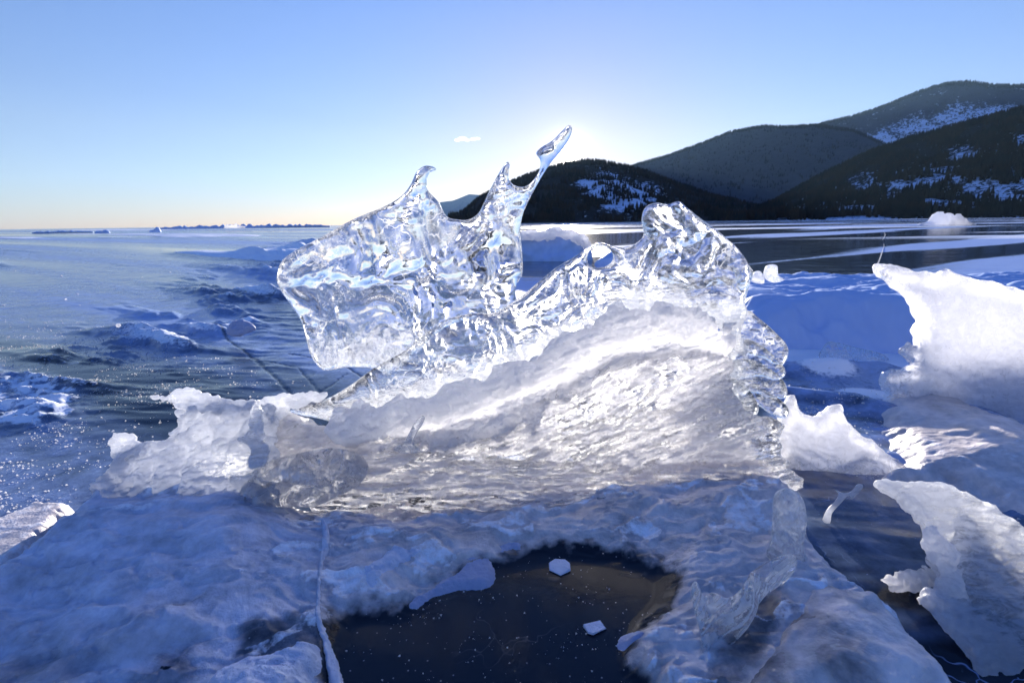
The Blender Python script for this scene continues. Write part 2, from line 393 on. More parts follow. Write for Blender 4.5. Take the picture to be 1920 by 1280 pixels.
def plate_material(name, dark=(0.006, 0.010, 0.018), milk=(0.55, 0.66, 0.9), trans=0.25, rough0=0.10, rough1=0.45, bmp=0.18, f2s=60, grey=None):
    """frozen lake: glossy dark clear ice, milky inclusions ('frost'), wind-blown snow ('snow'), dark cracks ('crack')"""
    m, nt = new_mat(name); L = nt.links.new
    fa = attr(nt, 'frost'); sa = attr(nt, 'snow'); ca = attr(nt, 'crack')
    f1 = noise(nt, 9, 6, 0.62, dist=0.7); f2 = noise(nt, f2s, 6, 0.68); f3 = noise(nt, 900, 2, 0.5)
    x = math_(nt, 'MULTIPLY_ADD', f1.outputs[0], 1.1, -0.55); x = math_(nt, 'MULTIPLY_ADD', f2.outputs[0], 0.35, x); x = math_(nt, 'ADD', x, -0.17)
    # noise acts strongest where the coverage is partial
    k = math_(nt, 'MULTIPLY', math_(nt, 'MULTIPLY', fa, math_(nt, 'SUBTRACT', 1.0, fa)), 4.0)
    fr = math_(nt, 'ADD', fa, math_(nt, 'MULTIPLY', x, k), clamp=True)
    sn = math_(nt, 'MULTIPLY_ADD', math_(nt, 'SUBTRACT', f2.outputs[0], 0.5), 1.0, sa)
    sn = ramp(nt, [(0.38, 0.0), (0.62, 1.0)], sn).outputs[0]
    vo = N(nt, 'ShaderNodeTexVoronoi', i_Scale=70.0); g = N(nt, 'ShaderNodeNewGeometry'); L(g.outputs['Position'], vo.inputs['Vector'])
    dt = ramp(nt, [(0.03, 0.55), (0.10, 0.0)], vo.outputs['Distance']).outputs[0]
    if grey: milk_ = mixc(nt, attr(nt, 'blue'), grey, milk)
    fr2 = math_(nt, 'MAXIMUM', fr, dt)
    milkc = mixc(nt, f2.outputs[0], tuple(0.75 * v for v in milk), milk) if not grey else mixc(nt, ramp(nt, [(0.3, 0.0), (0.6, 1.0)], f2.outputs[0]).outputs[0], mixc(nt, 0.35, milk_, (0.2, 0.22, 0.3)), milk_)
    cw = N(nt, 'ShaderNodeTexVoronoi', feature='DISTANCE_TO_EDGE', i_Scale=5.0); wv = noise(nt, 5, 4, 0.6)
    av = N(nt, 'ShaderNodeVectorMath', operation='MULTIPLY_ADD'); L(wv.outputs['Color'], av.inputs[0]); av.inputs[1].default_value = (0.35, 0.35, 0.35); L(g.outputs['Position'], av.inputs[2]); L(av.outputs[0], cw.inputs['Vector'])
    cl = math_(nt, 'MULTIPLY', ramp(nt, [(0.003, 0.10 if grey else 0.45), (0.009, 0.0)], cw.outputs['Distance']).outputs[0], ramp(nt, [(0.50, 0.0), (0.60, 1.0)], noise(nt, 3, 3, 0.6).outputs[0]).outputs[0])
    fr2 = math_(nt, 'MAXIMUM', fr2, cl)
    c = mixc(nt, fr2, dark, milkc); c = mixc(nt, sn, c, (0.82, 0.86, 0.94)); c = mixc(nt, ca, c, (0.004, 0.01, 0.03))
    r = math_(nt, 'MULTIPLY_ADD', fr, rough1 - rough0, rough0); r = math_(nt, 'MULTIPLY_ADD', sn, 0.4, r, clamp=True)
    fw = math_(nt, 'MULTIPLY_ADD', fr, 0.94, 0.06) if grey else math_(nt, 'MULTIPLY_ADD', fr, 0.6, 0.4)
    n1 = bump(nt, math_(nt, 'MULTIPLY', f1.outputs[0], fw), bmp, 0.01); n2_ = bump(nt, math_(nt, 'MULTIPLY', f2.outputs[0], fw), bmp * (1 if bmp < 0.3 else 1.6), 0.004, n1)
    f5 = noise(nt, 240, 3, 0.7)
    hs = math_(nt, 'MULTIPLY', f3.outputs[0], sn); n3_ = bump(nt, hs, 0.5, 0.001, bump(nt, math_(nt, 'MULTIPLY', f5.outputs[0], fr), min(1, bmp * 1.2), 0.0012, n2_))
    p = N(nt, 'ShaderNodeBsdfPrincipled'); p.inputs['IOR'].default_value = 1.31; L(c, p.inputs['Base Color']); L(r, p.inputs['Roughness']); L(n3_, p.inputs['Normal'])
    o = N(nt, 'ShaderNodeOutputMaterial'); L(p.outputs[0], o.inputs[0]); return m
DIAG = ((1.0, 1.0, 3.2), (0, R(-22), 0))
M_clear = ice_material('clear_ice', 1.0, 0.0, bumpy=1.0, grain=1.0)
M_streak = ice_material('streaked_ice', 1.0, 0.0, streak=(30, DIAG, 0.5), bumpy=0.8, grain=0.6)
M_face = ice_material('cloudy_ice', 1.0, 0.1, streak=(38, DIAG, 1.0), bumpy=0.9, grain=0.5, rough=0.05, white=(0.80, 0.80, 0.84), trans=0.64)
M_slab = ice_material('slab_ice', 1.0, 0.05, streak=(30, ((0.6, 1, 3.0), (0, R(-4), 0)), 0.9), bumpy=0.8, grain=0.8, white=(0.86, 0.87, 0.90), trans=0.68)
M_white = ice_material('white_ice', 1.0, 0.45, streak=(22, ((0.5, 1, 2.2), (0, R(20), 0)), 0.35), bumpy=0.9, grain=0.5, rough=0.10, white=(0.88, 0.90, 0.95), trans=0.68)
M_snow = snow_material('snow')
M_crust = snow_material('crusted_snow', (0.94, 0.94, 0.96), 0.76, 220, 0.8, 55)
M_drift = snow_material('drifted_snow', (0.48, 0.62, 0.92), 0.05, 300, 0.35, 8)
M_rime = snow_material('white_rime', (0.74, 0.78, 0.92), 0.15, 420, 0.9, 70)
M_frost = snow_material('frosty_ice', (0.44, 0.48, 0.66), 0.15, 300, 0.8, 60)
M_lake = plate_material('lake_ice_surface', milk=(0.40, 0.56, 0.94))
M_shelf = plate_material('shelf_ice_surface', milk=(0.66, 0.72, 0.90), bmp=0.5, f2s=45, grey=(0.80, 0.72, 0.70))
M_milk = ice_material('milky_ice', 1.0, 0.0, bumpy=0.35, grain=0.15, rough=0.15, white=(0.88, 0.89, 0.94), trans=0.7, crack=4.0)
# ------------------------------------------------------------------ frozen lake
def lake():
    az = np.concatenate([np.arange(-180, -60, 3.0), np.arange(-60, 60, 0.16), np.arange(60, 180, 3.0)])
    rr = [0.02, 0.08, 0.16, 0.24, 0.3]
    while rr[-1] < 25: rr.append(rr[-1] * 1.0062)
    while rr[-1] < 8000: rr.append(rr[-1] * 1.022)
    rr = np.array(rr); A, Rr = np.meshgrid(np.radians(az), rr, indexing='ij')
    X = Rr * np.sin(A); Y = Rr * np.cos(A)
    PX, PY = project(np.stack([X, Y, 0 * X], -1))
    near = Rr < 60
    g2 = lambda pts: [gnd(*p)[:2] for p in pts]
    Z = 0.0025 * fbm(X / 0.5, Y / 0.35, 3, 5)
    # pressure ridges running away on the left
    band = g2([(-200, 800), (0, 750), (150, 700), (300, 640), (430, 575), (520, 520), (600, 470), (680, 445)])
    db = ldist(band, X, Y) / (0.07 + 0.10 * Rr)
    kb = np.exp(-db**2)
    q_ = 0.10 + 0.035 * Rr
    rn = np.maximum(fbm(X / (2.6 * q_) + 0.8 * Y / q_ * 0.3, Y / (0.9 * q_), 5, 9, 0.55) + 0.05, 0)
    Z = Z + near * kb * (0.008 + 0.021 * np.minimum(Rr, 8)) * rn
    band2 = g2([(330, 740), (480, 660), (560, 600), (640, 560), (760, 520)])
    k2 = np.exp(-(ldist(band2, X, Y) / (0.10 + 0.10 * Rr))**2)
    Z = Z + near * k2 * 0.006 * ridged(X / 0.5, Y / 0.13 + 0.5 * X, 3, 19)
    # low broken ridges further out on the left
    far = sst(2.5, 5, Rr) * (1 - sst(200, 600, Rr))
    sx = np.maximum(Rr, 1) ** 0.75
    fz = np.maximum(fbm(X / (0.9 * sx) + 0.15 * Y / sx, Y / (0.30 * sx), 4, 31) - 0.28, 0)
    left = sst(900, 500, PX)
    Z = Z + far * (0.3 + 0.7 * left) * fz * 0.035 * np.minimum(sx, 6) * (0.25 + 0.75 * left)
    # swells to the right of the sculpture
    for pts, wd, h in (([(1470, 740), (1600, 757), (1750, 800), (1920, 870), (2200, 1000)], 0.05, 0.030), ([(1480, 830), (1650, 850), (1800, 900), (1960, 990)], 0.04, 0.014),
                       ([(1480, 700), (1640, 690), (1800, 770), (2000, 850)], 0.07, 0.03)):
        Z = Z + near * h * np.exp(-(ldist(g2(pts), X, Y) / wd)**2)
    right = sst(1350, 1480, PX) * (Rr < 4)
    Z = Z + right * 0.004 * fbm(X / 0.3, Y / 0.10 + 1.2 * X, 3, 51)
    # masks
    st = fbm(X / (1.6 * sx) + 0.3 * Y / sx, Y / (0.22 * sx), 5, 61)
    nl = sst(2.6, 1.5, Rr); frost = 0.46 + 0.55 * st - 0.28 * nl - 0.22 * k2 - 0.15 * sst(12, 40, Rr)
    frost = frost * left + (1 - left) * np.where(Rr > 2.2, 0.02 + 0.9 * sst(0.18, 0.5, st), 0.25 + 0.5 * st)
    frost = np.where(Rr > 2.0, frost, frost)
    snow = sst(0.30, 0.60, fz * 2.2) * far * (0.3 + 0.7 * left) + 0.65 * kb * sst(0.15, 0.55, rn)
    # snow belts on the right half far away
    belt = sst(0.10, 0.45, fbm(X / 60, Y / 7.0, 4, 71)) * sst(9, 25, Rr)
    snow = np.maximum(snow, 0.75 * belt * (1 - 0.85 * left))
    shore = sst(330, 520, Rr); snow = np.maximum(snow, shore * (1 - left))
    k = mask([(-60, 730), (60, 705), (130, 730), (150, 760), (90, 800), (-60, 790)], PX, PY, 22); snow = np.maximum(snow, k * (0.6 + 0.6 * fbm(X / 0.06, Y / 0.05, 4, 81)))
    Z = Z + near * k * 0.010 * (fbm(X / 0.06, Y / 0.05, 3, 83) + 0.6)
    # snowy ground round the drifts on the right
    k = mask([(1340, 545), (1500, 540), (1640, 538), (1760, 550), (2000, 580), (2000, 700), (1340, 660)], PX, PY, 8); snow = np.maximum(snow, k)
    k = mask([(1460, 700), (1600, 690), (1760, 760), (2000, 880), (2000, 1010), (1850, 950), (1700, 900), (1480, 880)], PX, PY, 30); frost = np.maximum(frost, k * (0.42 + 0.35 * fbm(X / 0.12, Y / 0.05 + 1.5 * X, 4, 55)))
    k = mask([(1470, 670), (1600, 655), (1900, 720), (1950, 830), (1700, 790), (1560, 735), (1470, 710)], PX, PY, 16); frost = np.maximum(frost, 0.55 * k)
    k = mask([(1500, 880), (1640, 900), (1740, 1000), (1740, 1080), (1560, 1060), (1500, 960)], PX, PY, 20); frost = frost * (1 - 0.8 * k) + 0.1 * k
    for cx, cy, rx, ry, h in ((1545, 698, 62, 15, 0.016), (1620, 742, 60, 14, 0.014), (450, 612, 26, 9, 0.02), (1500, 655, 60, 10, 0.01)):
        c0 = gnd(cx, cy); ex = gnd(cx + rx, cy); ey = gnd(cx, cy - ry)
        q = np.exp(-(((X - c0[0]) / (ex[0] - c0[0]))**2 + ((Y - c0[1]) / (ey[1] - c0[1]))**2)**2)
        Z = Z + near * h * q; snow = np.maximum(snow, near * q * 0.8)
    crack = 0 * X
    for pts, wd in (([(405, 610), (430, 640), (470, 668), (495, 690), (520, 712), (548, 742)], 0.006), ([(495, 678), (560, 690), (600, 735)], 0.003),
                    ([(540, 665), (640, 680), (700, 720)], 0.0035), ([(600, 735), (650, 700)], 0.003)):
        q = np.exp(-(ldist(g2(pts), X + 0.006 * n2(X / 0.03, Y / 0.03), Y) / wd)**2)
        crack = np.maximum(crack, q)
    Z = Z - near * crack * 0.004
    Z = Z - 0.02 * sst(0.9, 0.7, Rr)      # sits lower under the foreground shelf
    n, m = X.shape
    i = np.arange(n * m).reshape(n, m); i2 = np.roll(i, -1, 0)
    F = np.stack([i[:, :-1], i[:, 1:], i2[:, 1:], i2[:, :-1]], -1).reshape(-1, 4)
    V = np.stack([X, Y, Z], -1).reshape(-1, 3)
    global LV, LPX, LPY
    LV = V; LPX = PX.ravel(); LPY = PY.ravel()
    return tag(build('lake_ice', V, F[:, ::-1], M_lake, None, dict(frost=np.clip(frost, 0, 1), snow=np.clip(snow, 0, 1), crack=crack)), kind='structure')
lake()
# ------------------------------------------------------------------ hills with forest
def hill_material(name, forest, snow, cover, sc_=0.012):
    m, nt = new_mat(name); L = nt.links.new
    a = noise(nt, sc_, 7, 0.78, stretch=((1, 0.6, 0.7), (0, 0, 0.3)), dist=0.6); b = noise(nt, sc_ * 7, 4, 0.75)
    x = math_(nt, 'MULTIPLY_ADD', b.outputs[0], 0.85, a.outputs[0]); x = math_(nt, 'ADD', x, -0.43)
    x = math_(nt, 'ADD', x, math_(nt, 'MULTIPLY_ADD', attr(nt, 'snow'), 0.5, -0.25))
    r = ramp(nt, [(cover, 0.0), (cover + 0.05, 1.0)], x).outputs[0]
    fc = mixc(nt, b.outputs[0], forest, tuple(1.8 * v for v in forest))
    c = mixc(nt, r, fc, snow)
    p = N(nt, 'ShaderNodeBsdfPrincipled', i_Roughness=0.95); p.inputs['Specular IOR Level'].default_value = 0.05; L(c, p.inputs['Base Color'])
    nb = bump(nt, b.outputs[0], 0.6, 6.0); L(nb, p.inputs['Normal'])
    o = N(nt, 'ShaderNodeOutputMaterial'); L(p.outputs[0], o.inputs[0]); return m
SN = (0.62, 0.70, 0.85)
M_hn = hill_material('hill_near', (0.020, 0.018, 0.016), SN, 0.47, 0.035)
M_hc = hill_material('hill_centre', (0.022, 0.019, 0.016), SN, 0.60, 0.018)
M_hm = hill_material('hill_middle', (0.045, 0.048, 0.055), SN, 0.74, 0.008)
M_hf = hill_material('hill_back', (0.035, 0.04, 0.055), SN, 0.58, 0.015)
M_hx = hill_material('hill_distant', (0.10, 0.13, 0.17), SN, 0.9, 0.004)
def hill(name, crest, r0, r1, mat, amp, seed, snowf=None):
    cr = np.array([ray(*p) for p in crest]); azc = np.arctan2(cr[:, 0], cr[:, 1]); el = cr[:, 2] / np.hypot(cr[:, 0], cr[:, 1])
    az = np.linspace(azc[0], azc[-1], 420)
    # smooth crest through the traced points
    tt = np.interp(az, azc, el); ker = np.hanning(15); ker /= ker.sum(); e = np.convolve(np.pad(tt, 7, 'edge'), ker, 'valid')
    H = e * r1 + CAM_H
    s = np.concatenate([np.linspace(0, 1, 90), np.linspace(1.03, 1.7, 12)])
    A, S = np.meshgrid(az, s, indexing='ij'); Hh = np.broadcast_to(H[:, None], A.shape)
    rad = r0 + S * (r1 - r0)
    prof = np.where(S <= 1, S ** 1.15, 1 - (S - 1) * 1.2)
    X = rad * np.sin(A); Y = rad * np.cos(A)
    Z = Hh * prof + amp * fbm(X / (amp * 6), Y / (amp * 10), 4, seed) * np.clip(S * (1 - S) * 4, 0, 1)
    Z = np.where(S == 0, -1.0, np.maximum(Z, -2.0 + 0 * Z))
    PX, PY = project(np.stack([X, Y, Z], -1))
    sn = snowf(PX, PY) if snowf else 0.5 + 0 * PX
    n, m = X.shape; i = np.arange(n * m).reshape(n, m)
    F = np.stack([i[:-1, :-1], i[1:, :-1], i[1:, 1:], i[:-1, 1:]], -1).reshape(-1, 4)
    o = tag(build(name, np.stack([X, Y, Z], -1).reshape(-1, 3), F, mat, None, dict(snow=np.clip(sn, 0, 1))), kind='structure')
    return (az, s, X, Y, Z, PX, PY)
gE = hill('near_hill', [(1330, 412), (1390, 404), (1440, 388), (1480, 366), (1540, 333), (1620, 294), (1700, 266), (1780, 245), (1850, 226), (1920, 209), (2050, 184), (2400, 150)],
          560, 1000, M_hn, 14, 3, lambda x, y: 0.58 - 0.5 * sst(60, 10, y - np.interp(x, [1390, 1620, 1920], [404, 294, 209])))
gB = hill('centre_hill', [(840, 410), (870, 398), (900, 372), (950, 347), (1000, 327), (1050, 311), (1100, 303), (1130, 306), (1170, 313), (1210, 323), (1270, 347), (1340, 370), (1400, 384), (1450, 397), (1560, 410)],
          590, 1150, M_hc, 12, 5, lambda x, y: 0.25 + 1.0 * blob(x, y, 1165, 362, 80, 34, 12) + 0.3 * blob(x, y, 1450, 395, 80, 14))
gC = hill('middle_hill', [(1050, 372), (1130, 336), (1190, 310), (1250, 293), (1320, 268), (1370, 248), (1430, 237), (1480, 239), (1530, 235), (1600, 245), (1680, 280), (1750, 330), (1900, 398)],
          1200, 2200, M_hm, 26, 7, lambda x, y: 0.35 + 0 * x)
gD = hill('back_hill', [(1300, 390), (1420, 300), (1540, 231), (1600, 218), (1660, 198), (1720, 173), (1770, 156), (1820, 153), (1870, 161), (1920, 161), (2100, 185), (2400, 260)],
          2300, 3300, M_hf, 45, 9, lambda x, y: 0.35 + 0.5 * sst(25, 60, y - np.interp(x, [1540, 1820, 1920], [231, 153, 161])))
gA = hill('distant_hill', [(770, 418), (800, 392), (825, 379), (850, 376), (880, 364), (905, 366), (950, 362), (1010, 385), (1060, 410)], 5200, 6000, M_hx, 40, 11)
def forest(name, g, count, hgt, mat, mode, seed):
    """conifers too many to count, standing on one hill"""
    az, s, X, Y, Z, PX, PY = g; rs = np.random.default_rng(seed)
    nn = count * 3
    ia = rs.random(nn) * (len(az) - 2); js = np.where(rs.random(nn) < mode, 89 - np.abs(rs.normal(0, 1.2, nn)), rs.random(nn) * 88)
    i0 = ia.astype(int); j0 = np.clip(js, 0, 88).astype(int); fa = ia - i0; fj = np.clip(js - j0, 0, 1)
    def bil(Q): return (Q[i0, j0] * (1 - fa) + Q[i0 + 1, j0] * fa) * (1 - fj) + (Q[i0, j0 + 1] * (1 - fa) + Q[i0 + 1, j0 + 1] * fa) * fj
    x, y, z = bil(X), bil(Y), bil(Z); px, py = bil(PX), bil(PY)
    dens = fbm(x / 38, y / 60, 4, seed)
    keep = ((dens + rs.normal(0, 0.16, nn)) > 0.05) & (px > -100) & (px < 2080) | ((js > 86) & (px < 2080) & (px > 700))
    x, y, z = x[keep][:count], y[keep][:count], z[keep][:count]; n = len(x)
    h = hgt * (0.55 + 0.75 * rs.random(n)); ww = h * (0.16 + 0.08 * rs.random(n)); rot = rs.random(n) * 6.28
    Vs = []; Fs = []; k = 5; base = 0
    for (zb, zt, wr) in ((0.06, 0.62, 1.0), (0.34, 1.0, 0.62)):
        ring = []
        for q in range(k):
            a = rot + q * 2 * math.pi / k; rj = ww * wr * (0.75 + 0.5 * rs.random(n))
            ring.append(np.stack([x + rj * np.cos(a), y + rj * np.sin(a), z + zb * h + 0.06 * h * (rs.random(n) - .5)], 1))
        top_ = np.stack([x, y, z + zt * h], 1)
        blk = np.stack(ring + [top_], 1)   # n,k+1,3
        idx = base + np.arange(n)[:, None] * (k + 1)
        Vs.append(blk.reshape(-1, 3)); base += n * (k + 1)
        for q in range(k): Fs.append(np.concatenate([idx + q, idx + (q + 1) % k, idx + k], 1))
    # trunks
    idx = base + np.arange(n)[:, None] * 3
    Vs.append(np.stack([np.stack([x - 0.02 * h, y, z - 1], 1), np.stack([x + 0.02 * h, y, z - 1], 1), np.stack([x, y, z + 0.3 * h], 1)], 1).reshape(-1, 3)); Fs.append(idx + np.arange(3)[None])
    return tag(build(name, np.concatenate(Vs), np.concatenate(Fs), mat, smooth=False), kind='stuff')
def tree_material(name, a, b):
    m, nt = new_mat(name); n_ = noise(nt, 0.03, 3); c = mixc(nt, ramp(nt, [(0.4, 0.0), (0.6, 1.0)], n_.outputs[0]).outputs[0], a, b)
    p = N(nt, 'ShaderNodeBsdfPrincipled', i_Roughness=0.95); p.inputs['Specular IOR Level'].default_value = 0.05; nt.links.new(c, p.inputs['Base Color'])
    o = N(nt, 'ShaderNodeOutputMaterial'); nt.links.new(p.outputs[0], o.inputs[0]); return m
M_tree = tree_material('conifer', (0.022, 0.022, 0.018), (0.045, 0.030, 0.018))
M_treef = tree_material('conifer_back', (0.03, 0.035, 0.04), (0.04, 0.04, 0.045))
tag(forest('near_forest', gE, 13000, 8.5, M_tree, 0.12, 3), 'dark conifers thinly covering the snowy slope at right')
tag(forest('centre_forest', gB, 9000, 8, M_tree, 0.15, 4), 'dark conifers on the low hill under the sun')
tag(forest('middle_forest', gC, 7000, 9, M_treef, 0.35, 5), 'dark conifers along the smooth middle ridge')
tag(forest('back_forest', gD, 7000, 11, M_treef, 0.35, 6), 'dark conifers along the highest ridge')

# ------------------------------------------------------------------ the sculpture of clear ice
FORM = empty('ice_sculpture', (0.05, 1.0, 0.0), 'large clear glassy ice sculpture with curved horns, a hole and a needle tip', 'ice sculpture')
FY = 1.15
seg = lambda a, b: (a, b)
fin = [(519, 515), (527, 492), (547, 474), (600, 445), (660, 412), (718, 388), (752, 368), (770, 345), (781, 322), (797, 311), (813, 313), (818, 319), (806, 324), (800, 338), (803, 358),
       (822, 378), (837, 405), (858, 411), (880, 411), (898, 398), (909, 375), (921, 350), (935, 325), (949, 305), (955, 308), (953, 330), (962, 346), (983, 350), (1000, 338), (1012, 318), (1013, 300),
       (1005, 288), (1014, 277), (1036, 263), (1056, 243), (1067, 235), (1072, 243), (1066, 262), (1052, 284), (1036, 302), (1022, 322), (1008, 346), (993, 374), (981, 400), (976, 430), (979, 470), (980, 512),
       (968, 535), (968, 558), (975, 570), (930, 600), (880, 603), (832, 616), (785, 655), (735, 692), (700, 683), (655, 680), (615, 684), (592, 662), (580, 632), (568, 600), (545, 568), (524, 540)]
def fin_front(x, y, u, v):
    return (0.012 * blob(x, y, 780, 400, 22, 60, 10) + 0.010 * blob(x, y, 935, 400, 30, 80, 15) - 0.010 * blob(x, y, 640, 545, 70, 24, -8) + 0.014 * blob(x, y, 830, 630, 50)
            + 0.010 * np.sin(x / 17 + 3 * n2(x / 60, y / 60)) * np.sin(y / 15 + 3 * n2(y / 50, x / 50, 4)) * 0.30)
frost_fin = lambda x, y, u, v, n: 0.02 + 0.22 * blob(x, y, 700, 640, 120, 40, -10) + 0.20 * blob(x, y, 640, 450, 90, 35, -25) + 0.25 * sst(600, 690, y)
solid('clear_fin', fin, (800, 560, FY + 0.03), tilt=-4, yaw=6, T=0.016, w=0.020, res=0.0026, lump=(0.0125, 0.066), fine=(0.0005, 0.013), front=fin_front, mat=M_clear, parent=FORM,
      attrs=dict(frost=frost_fin), seed=1, curve=lambda x, y, u, v: 0.018 * n2(u / 0.22, v / 0.22, 3) + 0.03 * sst(560, 690, y))
ridge = [(536, 768), (560, 757), (610, 748), (655, 722), (700, 690), (762, 655), (822, 606), (880, 588), (930, 585), (975, 556), (1010, 528), (1045, 500), (1080, 480), (1102, 464), (1125, 455), (1150, 462), (1175, 464),
         (1198, 452), (1207, 438), (1203, 412), (1209, 390), (1228, 381), (1250, 384), (1271, 379), (1288, 393), (1308, 410), (1338, 432), (1362, 452), (1384, 470), (1404, 498), (1413, 512), (1404, 540),
         (1397, 570), (1401, 585), (1385, 625), (1398, 660), (1380, 660), (1345, 615), (1290, 598), (1220, 594), (1150, 606), (1090, 632), (1020, 672), (940, 712), (850, 742), (760, 762), (700, 776), (640, 792), (600, 784), (555, 776)]
hole = [(1101, 484), (1106, 470), (1120, 462), (1136, 463), (1147, 474), (1148, 488), (1136, 499), (1116, 502), (1104, 496)]
def ridge_front(x, y, u, v):
    # long folds running up to the right
    q = (x - 536) * math.sin(R(24)) + (y - 768) * math.cos(R(24)); a = (x - 536) * math.cos(R(24)) - (y - 768) * math.sin(R(24))
    fold = np.sin(q / 8.5 + 2.2 * n2(a / 120, q / 40, 7)) * 0.0042 * sst(1250, 1000, x)
    ring = 0.010 * blob(x, y, 918, 615, 22, 16) + 0.010 * blob(x, y, 838, 636, 20, 15) + 0.009 * blob(x, y, 1100, 545, 34, 14, 12)
    return fold + ring + 0.012 * blob(x, y, 1265, 450, 50, 22, -12) - 0.007 * blob(x, y, 1330, 520, 50, 40)
frost_ridge = lambda x, y, u, v, n: 0.05 + 0.5 * sst(-40, 30, y - np.interp(x, [540, 700, 900, 1050, 1200, 1350], [790, 745, 690, 620, 560, 580])) + 0.25 * blob(x, y, 1240, 545, 90, 40, -10) + 0.2 * blob(x, y, 1375, 560, 30, 60)
solid('clear_ridge', ridge, (1000, 640, FY - 0.03), tilt=10, yaw=-3, T=0.018, w=0.020, res=0.0026, lump=(0.011, 0.056), fine=(0.0006, 0.012), front=ridge_front, holes=[hole], mat=M_streak, parent=FORM,
      attrs=dict(frost=frost_ridge), seed=4, curve=lambda x, y, u, v: 0.015 * n2(u / 0.2, v / 0.2, 8))
# scalloped fan on the right edge: overlapping lobes
lobes = [([(1398, 584), (1425, 598), (1455, 624), (1474, 645), (1478, 662), (1468, 684), (1450, 682), (1425, 670), (1390, 665), (1360, 680), (1370, 640)], 0.03, 12),
         ([(1370, 650), (1400, 636), (1432, 650), (1460, 676), (1472, 692), (1470, 706), (1452, 712), (1420, 705), (1380, 712), (1345, 720)], 0.015, 13),
         ([(1340, 700), (1390, 672), (1440, 690), (1465, 708), (1476, 730), (1470, 746), (1440, 745), (1400, 735), (1350, 760), (1320, 740)], 0.0, 14),
         ([(1405, 722), (1430, 730), (1462, 748), (1478, 766), (1474, 782), (1452, 780), (1425, 762), (1408, 742)], -0.012, 15),
         ([(1330, 725), (1370, 708), (1400, 725), (1420, 756), (1418, 778), (1395, 786), (1350, 790), (1300, 800), (1290, 770)], -0.02, 16)]
for pl, dy, sd_ in lobes:
    o = solid('scalloped_lobe', pl, (1400, 700, FY - 0.04 + dy), tilt=6, yaw=-14 + 3 * (sd_ - 14), T=0.012, w=0.012, res=0.0025, lump=(0.0035, 0.028), fine=(0.001, 0.009), mat=M_streak, parent=FORM,
          attrs=dict(frost=lambda x, y, u, v, n: 0.16 + 0.25 * sst(1430, 1340, x)), seed=sd_)

def rim(pl, x, y, wd): return np.exp(-np.maximum(sdf(smooth_poly(pl, 3), x, y), 0) / wd)
BASE = dict(ref=(960, 760, 1.05), tilt=25, yaw=0, parent=FORM)
L2x, L2y = [480, 525, 600, 700, 800, 900, 1050, 1200, 1300, 1480], [885, 872, 852, 846, 852, 862, 872, 880, 872, 860]
def flow(x, y, ang, la, lc, seed, o=3, warp=0.5, g=0.55):
    """long streaks: distances measured along and across a slowly turning direction"""
    c, s3 = math.cos(R(ang)), math.sin(R(ang)); a = (x * c - y * s3) / la; b = (x * s3 + y * c) / lc
    b = b + warp * n2(x / 160, y / 90, seed + 5) * 160 / lc * 0.2
    return ridged(a, b, o, seed, g)
def S(x, y, *_):
    below = sst(-9, 9, y - np.interp(x, L2x, L2y) - 5 * n2(x / 50, y / 50, 2))
    z = -0.055 * blob(x, y, 1170, 745, 230, 80, -18) + 0.020 * blob(x, y, 590, 820, 90, 40) - 0.020 * blob(x, y, 800, 800, 120, 30, -10)
    z = z + (1 - below) * (0.0075 * flow(x, y, 24, 190, 34, 3) + 0.0030 * flow(x, y, 30, 70, 12, 33))
    z = z + below * (0.024 + 0.010 * flow(x, y, -3, 150, 20, 7) + 0.0035 * flow(x, y, 4, 60, 8, 37) + 0.035 * sst(0, 70, y - np.interp(x, L2x, L2y)))
    # undercut folds of the slab, and the blocky clear corner on the right
    z = z + 0.010 * blob(x, y, 560, 960, 60, 20) + 0.016 * blob(x, y, 1400, 820, 60, 50) + 0.012 * fbm(x / 60, y / 30, 4, 44)
    z = z + 0.010 * sst(0.0, 0.25, n2(x / 60, y / 26, 71)) * below
    return z
mass = [(536, 772), (560, 776), (620, 800), (700, 812), (800, 800), (900, 780), (1000, 738), (1080, 696), (1150, 660), (1240, 642), (1330, 650), (1376, 676), (1372, 720), (1392, 770), (1440, 784), (1455, 800), (1450, 830),
        (1457, 858), (1452, 872), (1466, 884), (1468, 900), (1455, 912), (1400, 905), (1330, 898), (1250, 902), (1210, 915), (1170, 915), (1120, 930), (1060, 935), (1020, 952), (980, 950), (930, 965), (880, 968), (820, 980),
        (760, 974), (700, 984), (660, 976), (604, 974), (590, 962), (612, 948), (580, 930), (530, 915), (518, 880), (524, 830), (522, 800)]
def mass_frost_shade(x, y, u, v, n):
    f = 0.50 + 0.34 * flow(x, y, 22, 160, 20, 55) - 0.26 + 0.25 * fbm(x / 70, y / 35, 4, 56) + 0.35 * sst(820, 640, x) * sst(870, 850, y)
    f = f + 0.35 * blob(x, y, 1300, 800, 60, 90) - 0.55 * sst(1375, 1425, x) * sst(760, 790, y) - 0.25 * blob(x, y, 690, 955, 120, 20, 3) - 0.20 * blob(x, y, 850, 850, 60, 8, 5)
    f = f - 0.45 * blob(x, y, 780, 950, 230, 20, 2) - 0.34 * blob(x, y, 1190, 745, 180, 75, -15)  # second term thins the frost to paint shade into the face hollow
    f = f + 0.40 * (flow(x, y, -3, 140, 12, 58) - 0.5) * sst(-10, 20, y - np.interp(x, L2x, L2y)) + 0.15 * fbm(x / 25, y / 18, 3, 9)
    return f
solid('base_mass', mass, T=0.030, w=0.016, res=0.0024, lump=(0.002, 0.03), fine=(0.0012, 0.010), mat=M_face, attrs=dict(frost=mass_frost_shade), seed=31, curve=S, edge=0.003, **BASE)
